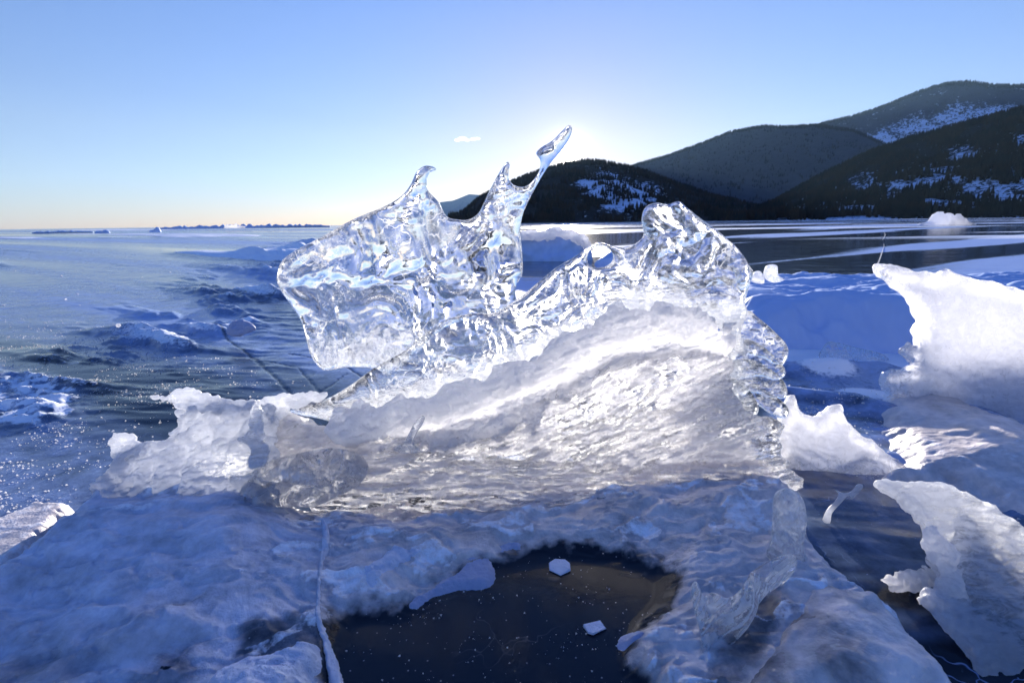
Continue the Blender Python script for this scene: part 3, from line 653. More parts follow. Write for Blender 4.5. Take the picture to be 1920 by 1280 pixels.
crust = [(600, 806), (640, 784), (700, 764), (760, 748), (850, 728), (940, 698), (1020, 660), (1090, 620), (1150, 594), (1230, 582), (1310, 592), (1366, 624), (1368, 664), (1300, 668), (1220, 680), (1150, 705),
         (1080, 745), (1010, 790), (950, 822), (890, 838), (820, 838), (740, 834), (660, 828)]
def crust_front(x, y, u, v):
    top = np.interp(x, [600, 700, 850, 1020, 1150, 1230, 1366], [806, 764, 728, 660, 594, 582, 624])
    return 0.016 * np.exp(-((y - top - 34) / 26)**2) * (1 + 0.5 * n2(x / 70, y / 40, 12)) + 0.012 * blob(x, y, 895, 808, 40, 16, -6) - 0.008 * blob(x, y, 780, 795, 70, 18)
solid('snow_crust', crust, T=0.012, w=0.050, res=0.0024, lump=(0.009, 0.045), fine=(0.0036, 0.012), mat=M_crust, seed=41, edge=0.026, es=0.07, front=crust_front, **BASE,
      curve=lambda x, y, u, v: S(x, y) + 0.024 + 0.018 * sst(60, 0, y - np.interp(x, [640, 850, 1020, 1150, 1350], [800, 740, 672, 606, 610])))
nose = [(510, 905), (522, 890), (540, 868), (560, 858), (600, 848), (650, 840), (690, 846), (712, 862), (716, 882), (700, 905), (670, 920), (640, 935), (610, 938), (570, 938), (530, 932), (513, 920)]
solid('glassy_nose', nose, T=0.030, w=0.024, res=0.0024, lump=(0.011, 0.034), fine=(0.0012, 0.01), mat=M_clear, **BASE,
      attrs=dict(frost=lambda x, y, u, v, n: 0.05 + 0.5 * blob(x, y, 600, 885, 45, 14, 10) + 0.25 * blob(x, y, 680, 880, 20, 30)), seed=61, curve=lambda x, y, u, v: 0.104 + 0.02 * sst(860, 930, y))
horn = [(800, 782), (806, 786), (800, 800), (790, 815), (786, 832), (800, 846), (770, 850), (750, 842), (768, 830), (778, 812), (788, 794)]
solid('small_horn', horn, T=0.008, w=0.012, res=0.0018, lump=(0.0015, 0.02), mat=M_streak, attrs=dict(frost=lambda x, y, u, v, n: 0.3 + 0 * x), seed=63, curve=lambda x, y, u, v: 0.06 + 0 * x, **BASE)

# ------------------------------------------------------------------ broken white ice heaped against the left of the sculpture
HEAP = empty('broken_ice_heap', gnd(400, 930), 'heap of jagged white frosted ice plates on the bank, left of the clear sculpture', 'ice heap')
HB = dict(ref=(400, 880, 0.93), tilt=38, yaw=0, parent=HEAP)
wf = lambda b: (lambda x, y, u, v, n: b + 0.25 * fbm(x / 40, y / 25, 3, 5))
heap = [(232, 870), (233, 850), (260, 842), (300, 838), (335, 825), (350, 800), (352, 778), (400, 765), (470, 765), (522, 775), (525, 820), (527, 870), (512, 900), (530, 940), (548, 975), (470, 975),
        (390, 975), (300, 960), (225, 950), (205, 915)]
solid('heap_core', heap, T=0.030, w=0.03, res=0.0028, lump=(0.012, 0.045), fine=(0.0035, 0.012), mat=M_white, seed=71, edge=0.010, **HB,
      attrs=dict(frost=lambda x, y, u, v, n: 0.72 - 0.55 * blob(x, y, 455, 885, 60, 30, -15) - 0.4 * blob(x, y, 430, 955, 90, 12) + 0.2 * fbm(x / 30, y / 16, 3, 6)),
      curve=lambda x, y, u, v: 0.012 * flow(x, y, 32, 120, 34, 8) + 0.003 * flow(x, y, 20, 40, 9, 9) + 0.01)
for k_, (pl, dn, sd_, tl) in enumerate([
    ([(308, 757), (345, 752), (368, 743), (400, 748), (455, 760), (490, 762), (500, 775), (470, 790), (400, 785), (360, 778), (345, 766)], 0.045, 72, 0),
    ([(234, 862), (233, 845), (242, 828), (238, 820), (262, 822), (275, 824), (288, 836), (315, 835), (300, 860), (260, 880)], 0.04, 73, 0),
    ([(492, 752), (520, 745), (570, 740), (618, 742), (600, 756), (560, 770), (530, 790), (505, 790), (496, 770)], 0.015, 75, 0),
    ([(505, 790), (518, 770), (524, 800), (526, 840), (534, 870), (522, 890), (505, 888), (498, 850), (480, 842), (498, 826)], 0.075, 76, 0)]):
    solid('frosted_plate', pl, T=0.009, w=0.012, res=0.002, lump=(0.003, 0.02), fine=(0.0012, 0.007), mat=M_white, seed=sd_, edge=0.005, **HB,
          attrs=dict(frost=wf(0.55 if sd_ != 76 else 0.4)), curve=lambda x, y, u, v, dn=dn: dn + 0.008 * n2(u / 0.05, v / 0.05, 3))
# ------------------------------------------------------------------ foreground shelf
dark_w = [(612, 1160), (640, 1110), (700, 1095), (760, 1090), (850, 1040), (960, 1000), (1050, 985), (1180, 1000), (1260, 1030), (1270, 1090), (1200, 1150), (1180, 1200), (1230, 1260), (1240, 1500), (600, 1500)]
def ledge(X, Y): return fbm(X / 0.11 - Y / 0.25 + 0.4 * n2(X / 0.05, Y / 0.05), Y / 0.055 + 0.4 * n2(X / 0.05, Y / 0.05, 3), 5, 97, 0.5)
def shelf_top(x, y, X, Y, d):
    z = 0.030 + (np.interp(x, [480, 560, 900, 1200, 1450], [0, -0.022, -0.016, 0.014, 0.022])) * sst(990, 940, y)
    z = z + (0.004 - 0.0028 * sst(600, 400, x)) * ridged(X / 0.10 + Y / 0.2, Y / 0.03 + 1.0 * n2(X / 0.08, Y / 0.08), 3, 95) * (1 - mask(dark_w, x, y, 30))
    z = z + 0.0028 * sst(0.0, 0.07, ledge(X, Y)) * (1 - mask(dark_w, x, y, 12)) + 0.0025 * sst(0.30, 0.36, ledge(X, Y)) * (1 - mask(dark_w, x, y, 25))
    z = z + 0.045 * sst(1240, 960, y) * sst(620, 380, x) + 0.010 * sst(1250, 1500, x)
    z = z - 0.022 * mask([(620, 1120), (700, 1070), (830, 1010), (940, 990), (1100, 975), (1250, 1010), (1260, 1100), (1200, 1180), (1240, 1400), (600, 1400)], x, y, 45)
    z = z + 0.008 * fbm(X / 0.10, Y / 0.08, 3, 91) * (1 - mask(dark_w, x, y, 30))
    z = z + 0.012 * blob(x, y, 250, 1180, 160, 30, -15) - 0.01 * blob(x, y, 80, 1120, 90, 30, -20)
    return z
dark_w = [(612, 1160), (640, 1110), (700, 1095), (760, 1090), (850, 1040), (960, 1000), (1050, 985), (1180, 1000), (1260, 1030), (1270, 1090), (1200, 1150), (1180, 1200), (1230, 1260), (1240, 1500), (600, 1500)]
def shelf_frost(x, y, X, Y, d):
    x = x + 14 * fbm(X / 0.03, Y / 0.03, 4, 61); y = y + 12 * fbm(X / 0.03, Y / 0.03, 4, 66)
    f = 0.80 + 0.18 * fbm(X / 0.09, Y / 0.05, 4, 93)
    f = f - 0.95 * mask(dark_w, x, y, 17)
    f = f - 0.6 * mask([(440, 1180), (480, 1150), (600, 1145), (610, 1190), (520, 1215), (450, 1210)], x, y, 14)
    f = f - 0.5 * mask([(260, 1240), (310, 1205), (360, 1215), (350, 1260), (300, 1290), (200, 1330), (180, 1290)], x, y, 16)
    f = f - 0.3 * blob(x, y, 380, 1120, 60, 10, -18) - 0.2 * blob(x, y, 820, 980, 120, 12) - 0.3 * blob(x, y, 100, 1230, 200, 40, -8)
    f = f - 0.55 * mask([(1390, 1130), (1450, 1090), (1470, 1130), (1430, 1220), (1340, 1300), (1330, 1250)], x, y, 22)
    f = f - 0.3 * blob(x, y, 1240, 960, 300, 14, -3) * 0.3 - 0.35 * blob(x, y, 1240, 1090, 30, 70, 12)
    return f
shelf = [(-260, 1220), (-80, 1100), (0, 1042), (60, 1002), (120, 960), (185, 905), (235, 868), (300, 880), (400, 895), (520, 905), (620, 905), (900, 900), (1100, 890), (1300, 880), (1450, 885), (1520, 930), (1545, 985), (1600, 1040), (1660, 1085), (1740, 1150), (1850, 1270), (1960, 1420),
         (1900, 1700), (900, 1900), (0, 1800), (-500, 1500)]
tag(patch('ice_shelf', shelf, 0.05, shelf_top, 0.05, 0.0023, M_shelf, attrs=dict(frost=shelf_frost, blue=lambda x, y, X, Y, d: sst(900, 350, x) + 0.4 * sst(1300, 1700, x) - 0.2, snow=lambda x, y, X, Y, d: (0.46 - 0.2 * (x < 450)) * (0.55 * sst(0.0, 0.07, ledge(X, Y)) + 0.55 * sst(0.28, 0.36, ledge(X, Y))) * (1 - mask(dark_w, x, y, 30)) + 0.4 * blob(x, y, 300, 960, 150, 30, -10) + 0.3 * sst(0.03, 0.0, d) * (x < 600)), rough=0.004, seed=5),  # snow also whitens the left crest and edge, painting a sunlit rim
    'wide milky blue ice shelf in the foreground with a dark clear window in its middle', 'ice shelf')
plate0 = [(-120, 985), (0, 962), (65, 930), (110, 932), (150, 936), (110, 985), (20, 1060), (-160, 1100)]
tag(patch('ice_plate', plate0, 0.03, lambda x, y, X, Y, d: 0.035 + 0.0012 * fbm(X / 0.06, Y / 0.05, 3, 4), 0.03, 0.003, M_shelf, attrs=dict(frost=lambda x, y, X, Y, d: 0.85 + 0 * x, snow=lambda x, y, X, Y, d: 0.4 + 0 * x), rough=0.004),
    'pale frosted ice plate lying behind the left edge of the milky shelf', 'ice plate')
SH = 0.075
def on_shelf(name, pl, z, h, w_, fr, label, cat, mat=None, res=0.0018, sn=0.0, seed=0, rough=0.0015):
    return tag(patch(name, pl, z, lambda x, y, X, Y, d: shelf_top(x, y, X, Y, d) + h + 0.15 * h * fbm(X / 0.012, Y / 0.012, 3, seed), w_, res, mat or M_shelf, zmin=0.004,
                     attrs=dict(frost=lambda x, y, X, Y, d: fr + 0.15 * fbm(X / 0.01, Y / 0.01, 3, seed), snow=lambda x, y, X, Y, d: sn + 0 * x), rough=rough, seed=seed), label, cat)
on_shelf('snow_tongue', [(757, 1130), (775, 1110), (800, 1100), (825, 1080), (850, 1068), (862, 1045), (885, 1035), (925, 1038), (934, 1060), (930, 1088), (905, 1102), (860, 1104), (820, 1115), (785, 1140), (762, 1142)],
         0.014, 0.010, 0.02, 0.9, 'long rounded grey snow tongue lying across the dark ice window', 'snow lump', M_frost)
on_shelf('frost_patch', [(655, 1080), (660, 1060), (690, 1035), (730, 1010), (770, 1008), (800, 1010), (835, 1010), (800, 1040), (750, 1065), (715, 1100), (690, 1110), (665, 1100)],
         0.036, 0.008, 0.03, 0.9, 'round bright frost patch with a pitted surface left of the snow tongue', 'frost patch', M_rime)
on_shelf('snow_nugget', [(928, 1020), (945, 1012), (968, 1008), (985, 1015), (980, 1028), (958, 1030), (948, 1040), (932, 1036)], 0.02, 0.010, 0.012, 0.9, 'small knobbly snow nugget just below the slab edge', 'snow lump', M_frost)
on_shelf('ice_boulder', [(1145, 1200), (1155, 1178), (1190, 1168), (1225, 1178), (1240, 1200), (1225, 1225), (1190, 1235), (1160, 1225)], 0.016, 0.014, 0.05, 0.8, 'smooth round milky ice knob at the right side of the dark window', 'ice knob', M_frost)
on_shelf('pale_floe', [(365, 1285), (395, 1250), (430, 1228), (470, 1212), (520, 1210), (560, 1192), (600, 1185), (612, 1200), (608, 1230), (592, 1250), (600, 1275), (560, 1310), (460, 1340), (380, 1320)],
         0.040, 0.016, 0.02, 0.92, 'flat pale blue ice floe with a rounded edge at the bottom left', 'ice floe', M_rime, 0.002)
on_shelf('dark_bubble', [(262, 1250), (275, 1225), (305, 1212), (340, 1212), (360, 1228), (350, 1250), (310, 1268), (275, 1272)], 0.045, 0.008, 0.03, 0.0, 'dark glossy ice bubble in the lower left corner of the shelf', 'ice bubble')
vein = [(600, 975), (618, 985), (622, 1020), (610, 1060), (606, 1110), (607, 1150), (622, 1180), (640, 1230), (648, 1290), (650, 1340), (622, 1340), (618, 1290), (608, 1240), (596, 1190), (586, 1165), (588, 1110), (596, 1050), (600, 1010)]
on_shelf('frost_vein', vein, 0.036, 0.008, 0.006, 0.8, 'narrow vein of white frost running down beside the dark window', 'frost vein', M_rime, 0.0018)
for k_, (pl, lb) in enumerate((([(1029, 1053), (1040, 1047), (1060, 1046), (1069, 1054), (1070, 1067), (1051, 1076), (1030, 1066)], 'five sided white ice flake on the dark window, the upper of two'),
               ([(1093, 1170), (1126, 1161), (1137, 1175), (1112, 1187), (1102, 1184)], 'oblong white ice flake near the round milky knob, the lower of two'))):
    q = [gnd(px, py, 0.012)[:2] for px, py in pl]; cen = np.mean(q, 0); n = len(q)
    V = [(x, y, 0.0095) for x, y in q] + [(x * 0.94 + cen[0] * 0.06, y * 0.94 + cen[1] * 0.06, 0.0118 + 0.0012 * math.sin(i * 2.1 + k_)) for i, (x, y) in enumerate(q)] + [(cen[0], cen[1], 0.0122), (cen[0], cen[1], 0.0095)]
    F = [(i, (i + 1) % n, n + (i + 1) % n) for i in range(n)] + [(i, n + (i + 1) % n, n + i) for i in range(n)] + [(n + i, n + (i + 1) % n, 2 * n) for i in range(n)] + [((i + 1) % n, i, 2 * n + 1) for i in range(n)]
    t = build('ice_flake', V, F, M_rime, smooth=False)
    tag(t, lb, 'ice flake', 'loose ice flakes on the dark window')
# clear stub and curled ridge on the right of the shelf
stub = [(1448, 1010), (1450, 975), (1452, 940), (1456, 925), (1470, 915), (1488, 918), (1502, 932), (1510, 955), (1510, 985), (1505, 1020), (1512, 1050), (1480, 1062), (1440, 1045)]
tag(solid('clear_stub', stub, (1480, 1040, 0.70), tilt=16, T=0.014, w=0.016, res=0.0018, lump=(0.005, 0.022), fine=(0.0006, 0.008), mat=M_clear,
    attrs=dict(frost=lambda x, y, u, v, n: 0.5 - 0.25 * blob(x, y, 1475, 1020, 20, 30) + 0.2 * fbm(x / 12, y / 40, 3, 4)), seed=81), 'stubby clear ice finger standing at the right foot of the sculpture', 'ice finger')  # frost whitens the finger as sunlit glow, thinned at the foot as shade
curl = [(1460, 1040), (1485, 1045), (1478, 1075), (1450, 1110), (1412, 1150), (1385, 1190), (1366, 1230), (1340, 1275), (1330, 1330), (1280, 1330), (1262, 1280), (1242, 1225), (1250, 1216), (1275, 1228), (1300, 1232),
        (1312, 1190), (1303, 1150), (1298, 1105), (1310, 1090), (1326, 1118), (1340, 1110), (1362, 1120), (1385, 1100), (1420, 1070)]
tag(solid('curled_ice_blade', curl, (1370, 1180, 0.55), tilt=36, T=0.009, w=0.010, res=0.0015, lump=(0.006, 0.022), fine=(0.0006, 0.006), mat=M_clear,
    attrs=dict(frost=lambda x, y, u, v, n: 0.05 + 0.9 * sst(0.7, 1.2, flow(x, y, 55, 90, 14, 3))), seed=83, curve=lambda x, y, u, v: 0.012 * np.sin((x - y * 0.3) / 18)), 'curled translucent ice blade with a small spoon tip, bottom right', 'ice blade')
dome = [(1330, 1300), (1400, 1200), (1450, 1130), (1490, 1070), (1530, 1060), (1580, 1085), (1640, 1092), (1660, 1100), (1720, 1160), (1780, 1220), (1840, 1290), (1880, 1360), (1600, 1420), (1380, 1400)]
tag(patch('ice_dome', dome, 0.045, lambda x, y, X, Y, d: 0.050 + 0.02 * sst(0, 0.12, d) + 0.006 * fbm(X / 0.06, Y / 0.05, 3, 8), 0.04, 0.0024, M_shelf,
    attrs=dict(frost=lambda x, y, X, Y, d: 0.72 + 0.3 * fbm(X / 0.05, Y / 0.05, 4, 9) - 0.5 * blob(x, y, 1430, 1190, 50, 60, 30) - 0.3 * blob(x, y, 1540, 1250, 30, 60, -30) + 0.2 * sst(1600, 1700, x)), rough=0.002), 'smooth milky ice dome at the bottom right with a sharp dark rim', 'ice dome')
slabr = [(1634, 902), (1650, 902), (1700, 908), (1745, 910), (1790, 922), (1850, 950), (1910, 990), (1980, 1040), (2060, 1100), (2060, 1400), (1900, 1400), (1860, 1310), (1828, 1265), (1800, 1215), (1770, 1180),
         (1742, 1150), (1720, 1120), (1752, 1100), (1765, 1075), (1738, 1040), (1736, 1010), (1715, 975), (1680, 940), (1645, 920)]
tag(solid('leaning_ice_slab', slabr, (1780, 1020, 0.70), tilt=66, yaw=-6, T=0.011, w=0.010, res=0.0022, lump=(0.003, 0.04), fine=(0.0015, 0.010), mat=M_white, edge=0.006,
    attrs=dict(frost=lambda x, y, u, v, n: 0.35 + 0.15 * fbm(x / 50, y / 50, 4, 3) + 0.45 * sst(1130, 1180, y - 0.7 * (x - 1800)) * 1.0 + 0.2 * sst(60, 0, x - 1740)), seed=87,
    curve=lambda x, y, u, v: 0.012 * n2(u / 0.12, v / 0.12, 4)), 'thin sparkling ice slab lying at the right edge with a serrated tip', 'ice slab')
spl = [(1543, 975), (1550, 955), (1566, 938), (1572, 925), (1566, 917), (1580, 924), (1596, 920), (1606, 908), (1616, 908), (1617, 916), (1606, 926), (1598, 936), (1590, 930), (1576, 944), (1560, 962), (1556, 980)]
tag(solid('ice_splinter', spl, (1580, 945, 0.87), tilt=50, T=0.004, w=0.006, res=0.0012, lump=(0.0005, 0.01), mat=M_white, attrs=dict(frost=wf(0.7)), seed=89), 'small forked white ice splinter over the dark hollow', 'ice splinter')
# ------------------------------------------------------------------ right side: big white slab, spikes and drift
big = [(1634, 500), (1640, 495), (1662, 497), (1690, 505), (1716, 512), (1745, 514), (1770, 508), (1788, 516), (1810, 526), (1850, 533), (1890, 545), (1930, 556), (2060, 590), (2080, 1000), (1990, 960), (1900, 900),
       (1820, 820), (1760, 785), (1700, 760), (1650, 720), (1668, 690), (1690, 694), (1708, 680), (1686, 660), (1692, 645), (1700, 640), (1712, 648), (1706, 620), (1712, 600), (1700, 575), (1680, 552), (1655, 530)]
tag(solid('white_ice_slab', big, (1790, 680, 1.45), tilt=24, yaw=-16, T=0.030, w=0.022, res=0.0038, lump=(0.008, 0.12), fine=(0.0010, 0.02), mat=M_milk, edge=0.007, es=0.035,
    attrs=dict(frost=lambda x, y, u, v, n: 0.85 + 0.12 * fbm(x / 80, y / 40, 3, 5) - 0.75 * rim(big, x, y, 9)), seed=91, curve=lambda x, y, u, v: 0.04 * n2(u / 0.4, v / 0.3, 4) + 0.10 * sst(700, 900, y)), 'large upright white ice slab with a bitten left edge at the right', 'ice slab')
spk = [(1452, 900), (1455, 800), (1462, 770), (1474, 745), (1486, 740), (1492, 748), (1494, 764), (1508, 778), (1530, 778), (1548, 765), (1562, 758), (1576, 762), (1582, 780), (1590, 795), (1612, 815), (1640, 830),
       (1652, 845), (1690, 870), (1740, 905), (1700, 930), (1600, 920), (1520, 915)]
tag(solid('white_ice_spikes', spk, (1560, 840, 1.10), tilt=40, yaw=-10, T=0.022, w=0.022, res=0.0028, lump=(0.006, 0.05), fine=(0.0008, 0.012), mat=M_milk, edge=0.003,
    attrs=dict(frost=lambda x, y, u, v, n: 0.9 - 0.4 * sst(840, 900, y) - 0.7 * rim(spk, x, y, 7)), seed=93), 'smooth white ice crest with two blunt peaks right of the scalloped fan', 'ice crest')
drift = [(1380, 720), (1385, 560), (1420, 556), (1500, 562), (1600, 556), (1680, 548), (1740, 560), (1800, 640), (1780, 700), (1660, 672), (1560, 660), (1470, 662)]
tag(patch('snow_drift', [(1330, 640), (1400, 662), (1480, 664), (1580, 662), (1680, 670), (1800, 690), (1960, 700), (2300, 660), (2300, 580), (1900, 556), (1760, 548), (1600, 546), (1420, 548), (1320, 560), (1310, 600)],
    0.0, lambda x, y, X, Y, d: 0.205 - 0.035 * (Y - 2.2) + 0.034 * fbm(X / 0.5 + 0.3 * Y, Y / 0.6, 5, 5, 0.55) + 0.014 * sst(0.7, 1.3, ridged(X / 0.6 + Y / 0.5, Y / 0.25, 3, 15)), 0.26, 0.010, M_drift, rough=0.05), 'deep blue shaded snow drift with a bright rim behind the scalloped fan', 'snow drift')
tag(solid('ice_wedge', [(1535, 668), (1548, 645), (1560, 640), (1600, 650), (1650, 662), (1665, 675), (1640, 682), (1590, 680), (1545, 680)], (1590, 668, 1.98), tilt=20, T=0.02, w=0.02, res=0.004, lump=(0.004, 0.05), mat=M_clear,
    attrs=dict(frost=wf(0.15)), seed=95), 'low dark clear ice wedge at the foot of the blue drift', 'ice wedge')
mound = [(965, 540), (965, 470), (975, 440), (990, 436), (1015, 438), (1040, 428), (1062, 434), (1085, 440), (1100, 452), (1108, 470), (1112, 490), (1120, 540)]
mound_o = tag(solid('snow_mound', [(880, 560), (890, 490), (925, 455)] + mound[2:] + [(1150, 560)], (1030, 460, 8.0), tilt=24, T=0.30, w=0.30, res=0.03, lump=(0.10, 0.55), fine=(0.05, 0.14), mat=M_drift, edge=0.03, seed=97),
    'blue shaded snow mound with a glowing sunlit crest behind the gap in the sculpture', 'snow mound')
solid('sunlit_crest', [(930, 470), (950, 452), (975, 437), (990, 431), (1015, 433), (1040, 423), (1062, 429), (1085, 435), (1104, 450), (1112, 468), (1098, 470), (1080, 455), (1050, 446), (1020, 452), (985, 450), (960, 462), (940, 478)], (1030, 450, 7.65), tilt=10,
      T=0.035, w=0.05, res=0.014, lump=(0.02, 0.12), fine=(0.01, 0.05), mat=M_crust, edge=0.03, es=0.1, seed=99, parent=mound_o)  # pale translucent strip added to stand for the mound's lit rim
tag(solid('snow_mound', [(1120, 500), (1135, 480), (1160, 468), (1195, 465), (1230, 470), (1250, 500)], (1180, 488, 4.4), tilt=40, T=0.08, w=0.1, res=0.014, lump=(0.02, 0.2), fine=(0.008, 0.05), mat=M_drift, seed=98),
    'low snow hump seen above the round hole of the sculpture', 'snow mound')
for pl, ref, lb, sd_ in (([(1433, 520), (1436, 502), (1444, 496), (1456, 498), (1458, 515), (1470, 524), (1450, 530)], (1448, 512, 2.6), 'small clear upright ice cube on the drift beside the fan', 101),
                     ([(1410, 528), (1414, 512), (1424, 508), (1432, 520), (1430, 532)], (1421, 522, 2.58), 'tiny ice chip left of the upright ice cube', 102)):
    tag(solid('ice_chunk', pl, ref, T=0.022, w=0.012, res=0.003, lump=(0.004, 0.02), mat=M_white, attrs=dict(frost=wf(0.4)), seed=sd_), lb, 'ice chunk')
tag(solid('snow_heap', [(1720, 424), (1742, 414), (1752, 402), (1762, 397), (1772, 402), (1780, 399), (1790, 405), (1796, 400), (1808, 412), (1826, 420), (1820, 428), (1760, 428)], (1775, 421, 42), T=0.6, w=0.5, res=0.09, lump=(0.2, 1.2), fine=(0.1, 0.3), mat=M_crust, edge=0.1, seed=103),
    'distant white heap of broken ice on the far lake at right', 'snow heap')
tag(solid('snow_heap', [(1870, 560), (1885, 535), (1910, 527), (1960, 530), (2000, 560)], (1930, 548, 2.7), tilt=30, T=0.08, w=0.08, res=0.012, lump=(0.02, 0.15), fine=(0.006, 0.04), mat=M_drift, seed=104), 'low snow bank peeking over the big white slab at the right edge', 'snow bank')

# ------------------------------------------------------------------ far broken ice along the left horizon
for k_, (x0, x1, yb, h, Y, lb) in enumerate([(178, 206, 436, 7, 30, 'leftmost dark ice block on the far smooth lake'), (280, 302, 434, 10, 34, 'taller dark ice block left of the long far ridge'),
        (300, 620, 428, 7, 90, 'long low ridge of broken ice along the left horizon'), (60, 175, 436, 4, 60, 'faint low ice ridge at the far left horizon'), (420, 460, 426, 9, 70, 'pale pointed ice slabs on the far left ridge')]):
    rs4 = np.random.default_rng(300 + k_); xs = np.arange(x0 + 2, x1, 4.0)
    env = np.sin(np.clip((xs - x0) / (x1 - x0), 0, 1) * math.pi) ** 0.4
    pl = [(x0, yb + 2)] + [(x, yb - h * e * (0.25 + 0.75 * r)) for x, e, r in zip(xs, env, rs4.random(len(xs)) ** 1.5)] + [(x1, yb + 2)]
    pl = [(x, y - 0.0125 * (x - x0) * (1 if k_ != 1 else 0)) for x, y in pl]
    sc_k = Y / 960
    tag(solid('ice_ridge' if x1 - x0 > 60 else 'ice_block', pl, (x0, yb, Y), T=3 * sc_k, w=1.2 * sc_k, res=0.6 * sc_k, lump=(0.8 * sc_k, 5 * sc_k), mat=M_drift if k_ != 4 else M_crust, smooth=1, seed=110 + k_), lb, 'ice ridge' if x1 - x0 > 60 else 'ice block')
tag(solid('snow_ball', [(218, 612), (219, 607), (224, 607), (226, 611), (222, 614)], (222, 611, 2.55), T=0.010, w=0.010, res=0.0025, mat=M_crust, lump=(0.002, 0.01), smooth=3, seed=120), 'single little snow ball on the smooth ice at left', 'snow ball')
tag(solid('snow_tuft', [(425, 625), (432, 608), (450, 600), (470, 605), (480, 616), (465, 622), (445, 630)], (450, 615, 2.4), tilt=50, T=0.02, w=0.03, res=0.005, mat=M_frost, lump=(0.008, 0.04), fine=(0.004, 0.015), seed=121), 'bright snow tuft beside the crack left of the sculpture', 'snow tuft')
# ------------------------------------------------------------------ frost crumbs lying loose on the ice (too many to count)
def crumbs(name, P, size, mat, label, seed):
    rs = np.random.default_rng(seed); n = len(P)
    base = np.array([(1, 0, 0), (-0.5, 0.87, 0), (-0.5, -0.87, 0), (0, 0, 0.9), (0.1, 0, -0.6)]); tri = np.array([(0, 1, 3), (1, 2, 3), (2, 0, 3), (1, 0, 4), (2, 1, 4), (0, 2, 4)])
    sz = size * (0.35 + rs.random(n) ** 3 * 1.3); B = base[None] * (0.6 + 0.8 * rs.random((n, 5, 1))) * sz[:, None, None]
    a = rs.random(n) * 6.28; c, s2 = np.cos(a)[:, None], np.sin(a)[:, None]
    B = np.stack([B[..., 0] * c - B[..., 1] * s2, B[..., 0] * s2 + B[..., 1] * c, B[..., 2]], -1) + P[:, None]
    F = (np.arange(n)[:, None, None] * 5 + tri[None]).reshape(-1, 3)
    return tag(build(name, B.reshape(-1, 3), F, mat, smooth=False), label, kind='stuff')
rs = np.random.default_rng(5)
def pick(poly, count, soft=30, zmax=0.02):
    m = mask(poly, LPX, LPY, soft) * (LV[:, 1] > 0.3) * (0.08 + sst(-0.1, 0.6, fbm(LV[:, 0] / 0.35, LV[:, 1] / 0.14, 4, 77)))
    R2 = np.hypot(LV[:, 0], LV[:, 1]); p = m * R2 ** 1.0; i = rs.choice(len(p), count, p=p / p.sum())
    return LV[i] + rs.normal(0, 0.003, (count, 3)) * (1, 1, 0.1)
Pl = pick([(-60, 640), (150, 620), (330, 650), (500, 720), (600, 760), (400, 800), (200, 900), (60, 960), (-60, 980)], 3600)
Pr = pick([(1500, 700), (1700, 790), (1960, 880), (1990, 1050), (1780, 960), (1600, 880), (1490, 780)], 1800)
Pf = pick([(-60, 480), (300, 470), (520, 480), (420, 640), (-60, 650)], 1200, 60)
crumbs('frost_crumbs', np.concatenate([Pl, Pr]), 0.0027, M_crust, 'white frost crumbs sprinkled over the smooth lake ice', 6)
crumbs('frost_crumbs', Pf, 0.008, M_crust, 'coarser snow crumbs sprinkled further out on the left lake', 7)
def on(px, py, z): return gnd(px, py, z)
q = []
for _ in range(900):
    px, py = 640 + 620 * rs.random(), 1010 + 290 * rs.random()
    if n2(px / 70, py / 45, 3) + 0.25 * rs.normal() > 0.12: q.append(on(px, py, 0.0115))
crumbs('frost_specks', np.array(q), 0.0011, M_crust, 'tiny white specks on the dark clear window', 8)
q = [on(1280 + 560 * rs.random(), 1060 + 240 * rs.random(), 0.062) for _ in range(260)]

bank = [(1590, 890), (1640, 860), (1640, 800), (1620, 750), (1660, 700), (1760, 720), (1900, 780), (2100, 860), (2300, 1000), (2200, 1060), (1960, 985), (1800, 930), (1640, 900), (1540, 930)]
tag(patch('frosted_bank', bank, 0.02, lambda x, y, X, Y, d: 0.030 + 0.05 * sst(0, 0.35, d) + 0.005 * flow(x, y, -22, 400, 70, 12) + 0.003 * fbm(X / 0.08, Y / 0.04, 3, 8), 0.10, 0.004, M_shelf,
    attrs=dict(frost=lambda x, y, X, Y, d: 0.62 + 0.25 * flow(x, y, -22, 260, 30, 13) * 0.7, snow=lambda x, y, X, Y, d: 0.35 * sst(0.5, 1.3, flow(x, y, -22, 400, 70, 12)) + 0.6 * sst(780, 730, y)), rough=0.02),
    'long frosted bank of swells between the white crest and the big white slab', 'ice bank')

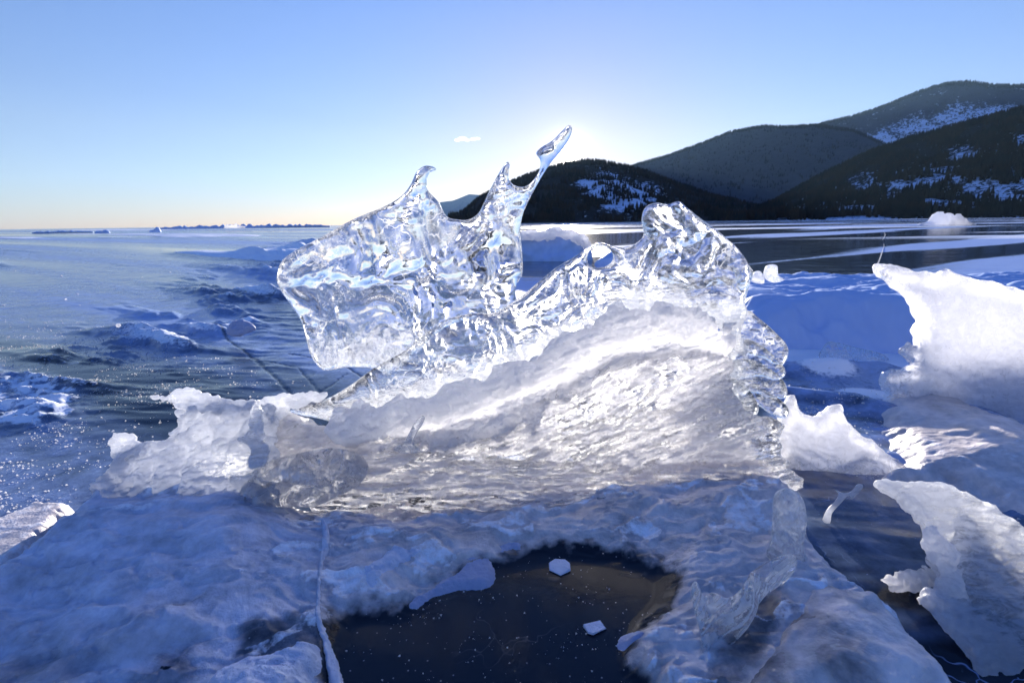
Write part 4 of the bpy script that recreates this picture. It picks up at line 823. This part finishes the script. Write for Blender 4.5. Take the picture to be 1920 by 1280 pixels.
for k_, (pl, ref, lb) in enumerate((([(1735, 990), (1750, 985), (1768, 1005), (1790, 1035), (1800, 1075), (1812, 1110), (1800, 1150), (1775, 1165), (1745, 1135), (1722, 1122), (1750, 1098), (1764, 1072), (1742, 1040), (1732, 1012)], (1770, 1090, 0.64), 'bright lumpy snow stuck to the left edge of the sparkling slab'),
        ([(1655, 1085), (1690, 1070), (1735, 1062), (1768, 1068), (1765, 1090), (1735, 1108), (1700, 1112), (1670, 1102)], (1710, 1090, 0.675), 'flat snow ledge between the milky dome and the sparkling slab'))):
    tag(solid('snow_lump', pl, ref, tilt=40, T=0.012, w=0.016, res=0.002, lump=(0.006, 0.02), fine=(0.002, 0.007), mat=M_crust, edge=0.006, es=0.015, seed=130 + k_), lb, 'snow lump')
def tube(name, pts, r, mat):
    P = [Vector(p) for p in pts]; V = []; F = []
    for i, p in enumerate(P):
        t = (P[min(i + 1, len(P) - 1)] - P[max(i - 1, 0)]).normalized(); a = t.cross(Vector((0, 0, 1))).normalized(); b = t.cross(a)
        for k in range(5): q = p + (a * math.cos(k * 1.2566) + b * math.sin(k * 1.2566)) * r * (1 if 0 < i < len(P) - 1 else 0.3); V.append(tuple(q))
    for i in range(len(P) - 1):
        for k in range(5): F.append((i * 5 + k, i * 5 + (k + 1) % 5, i * 5 + 5 + (k + 1) % 5, i * 5 + 5 + k))
    return build(name, V, F, mat)
tag(tube('ice_crack', [gnd(*p, 0.004) for p in ((1640, 505), (1648, 490), (1653, 475), (1658, 462), (1655, 450), (1660, 440), (1657, 434))], 0.008, M_crust), kind='structure')
def clouds():
    V = []; F = []; base = 0; rs2 = np.random.default_rng(9)
    th, ph = np.meshgrid(np.linspace(0, math.pi, 12), np.linspace(0, 2 * math.pi, 20, endpoint=False), indexing='ij')
    for px, py, r in ((858, 263, 45), (867, 260, 60), (876, 263, 40), (888, 261, 50), (895, 260, 42)   ):
        c = at(px, py, 9200); rr2 = r * (1 + 0.35 * n3(np.sin(th) * np.cos(ph) * 2 + px, np.sin(th) * np.sin(ph) * 2, np.cos(th) * 2))
        V.append(np.stack([c[0] + 1.3 * rr2 * np.sin(th) * np.cos(ph), c[1] + rr2 * np.sin(th) * np.sin(ph), c[2] + 0.55 * rr2 * np.cos(th)], -1).reshape(-1, 3))
        i = base + np.arange(240).reshape(12, 20); j = np.roll(i, -1, 1); F.append(np.stack([i[:-1], i[1:], j[1:], j[:-1]], -1).reshape(-1, 4)); base += 240
    m, nt = new_mat('cloud'); t = N(nt, 'ShaderNodeBsdfTranslucent'); t.inputs[0].default_value = (0.95, 0.95, 0.95, 1); tr = N(nt, 'ShaderNodeBsdfTransparent'); mx = N(nt, 'ShaderNodeMixShader', i_0=0.45)
    lw = N(nt, 'ShaderNodeLayerWeight', i_Blend=0.35); nt.links.new(math_(nt, 'MULTIPLY_ADD', lw.outputs['Facing'], 0.8, 0.45, clamp=True), mx.inputs[0])
    nt.links.new(t.outputs[0], mx.inputs[1]); nt.links.new(tr.outputs[0], mx.inputs[2]); o = N(nt, 'ShaderNodeOutputMaterial'); nt.links.new(mx.outputs[0], o.inputs[0])
    tag(build('clouds', np.concatenate(V), np.concatenate(F), m), kind='structure')
clouds()
def haze():
    m, nt = new_mat('haze'); v = N(nt, 'ShaderNodeVolumePrincipled'); v.inputs['Color'].default_value = (0.42, 0.70, 1.0, 1); v.inputs['Density'].default_value = 0.000026; v.inputs['Anisotropy'].default_value = 0.2
    o = N(nt, 'ShaderNodeOutputMaterial'); nt.links.new(v.outputs[0], o.inputs['Volume'])
    P = np.array([(x, y, z) for x in (-8400, 8400) for y in (-8400, 8400) for z in (-4, 800)], float)
    F = np.array([(0, 1, 3, 2), (4, 6, 7, 5), (0, 4, 5, 1), (2, 3, 7, 6), (0, 2, 6, 4), (1, 5, 7, 3)])
    tag(build('haze', P, F, m, smooth=False), kind='stuff')
haze()
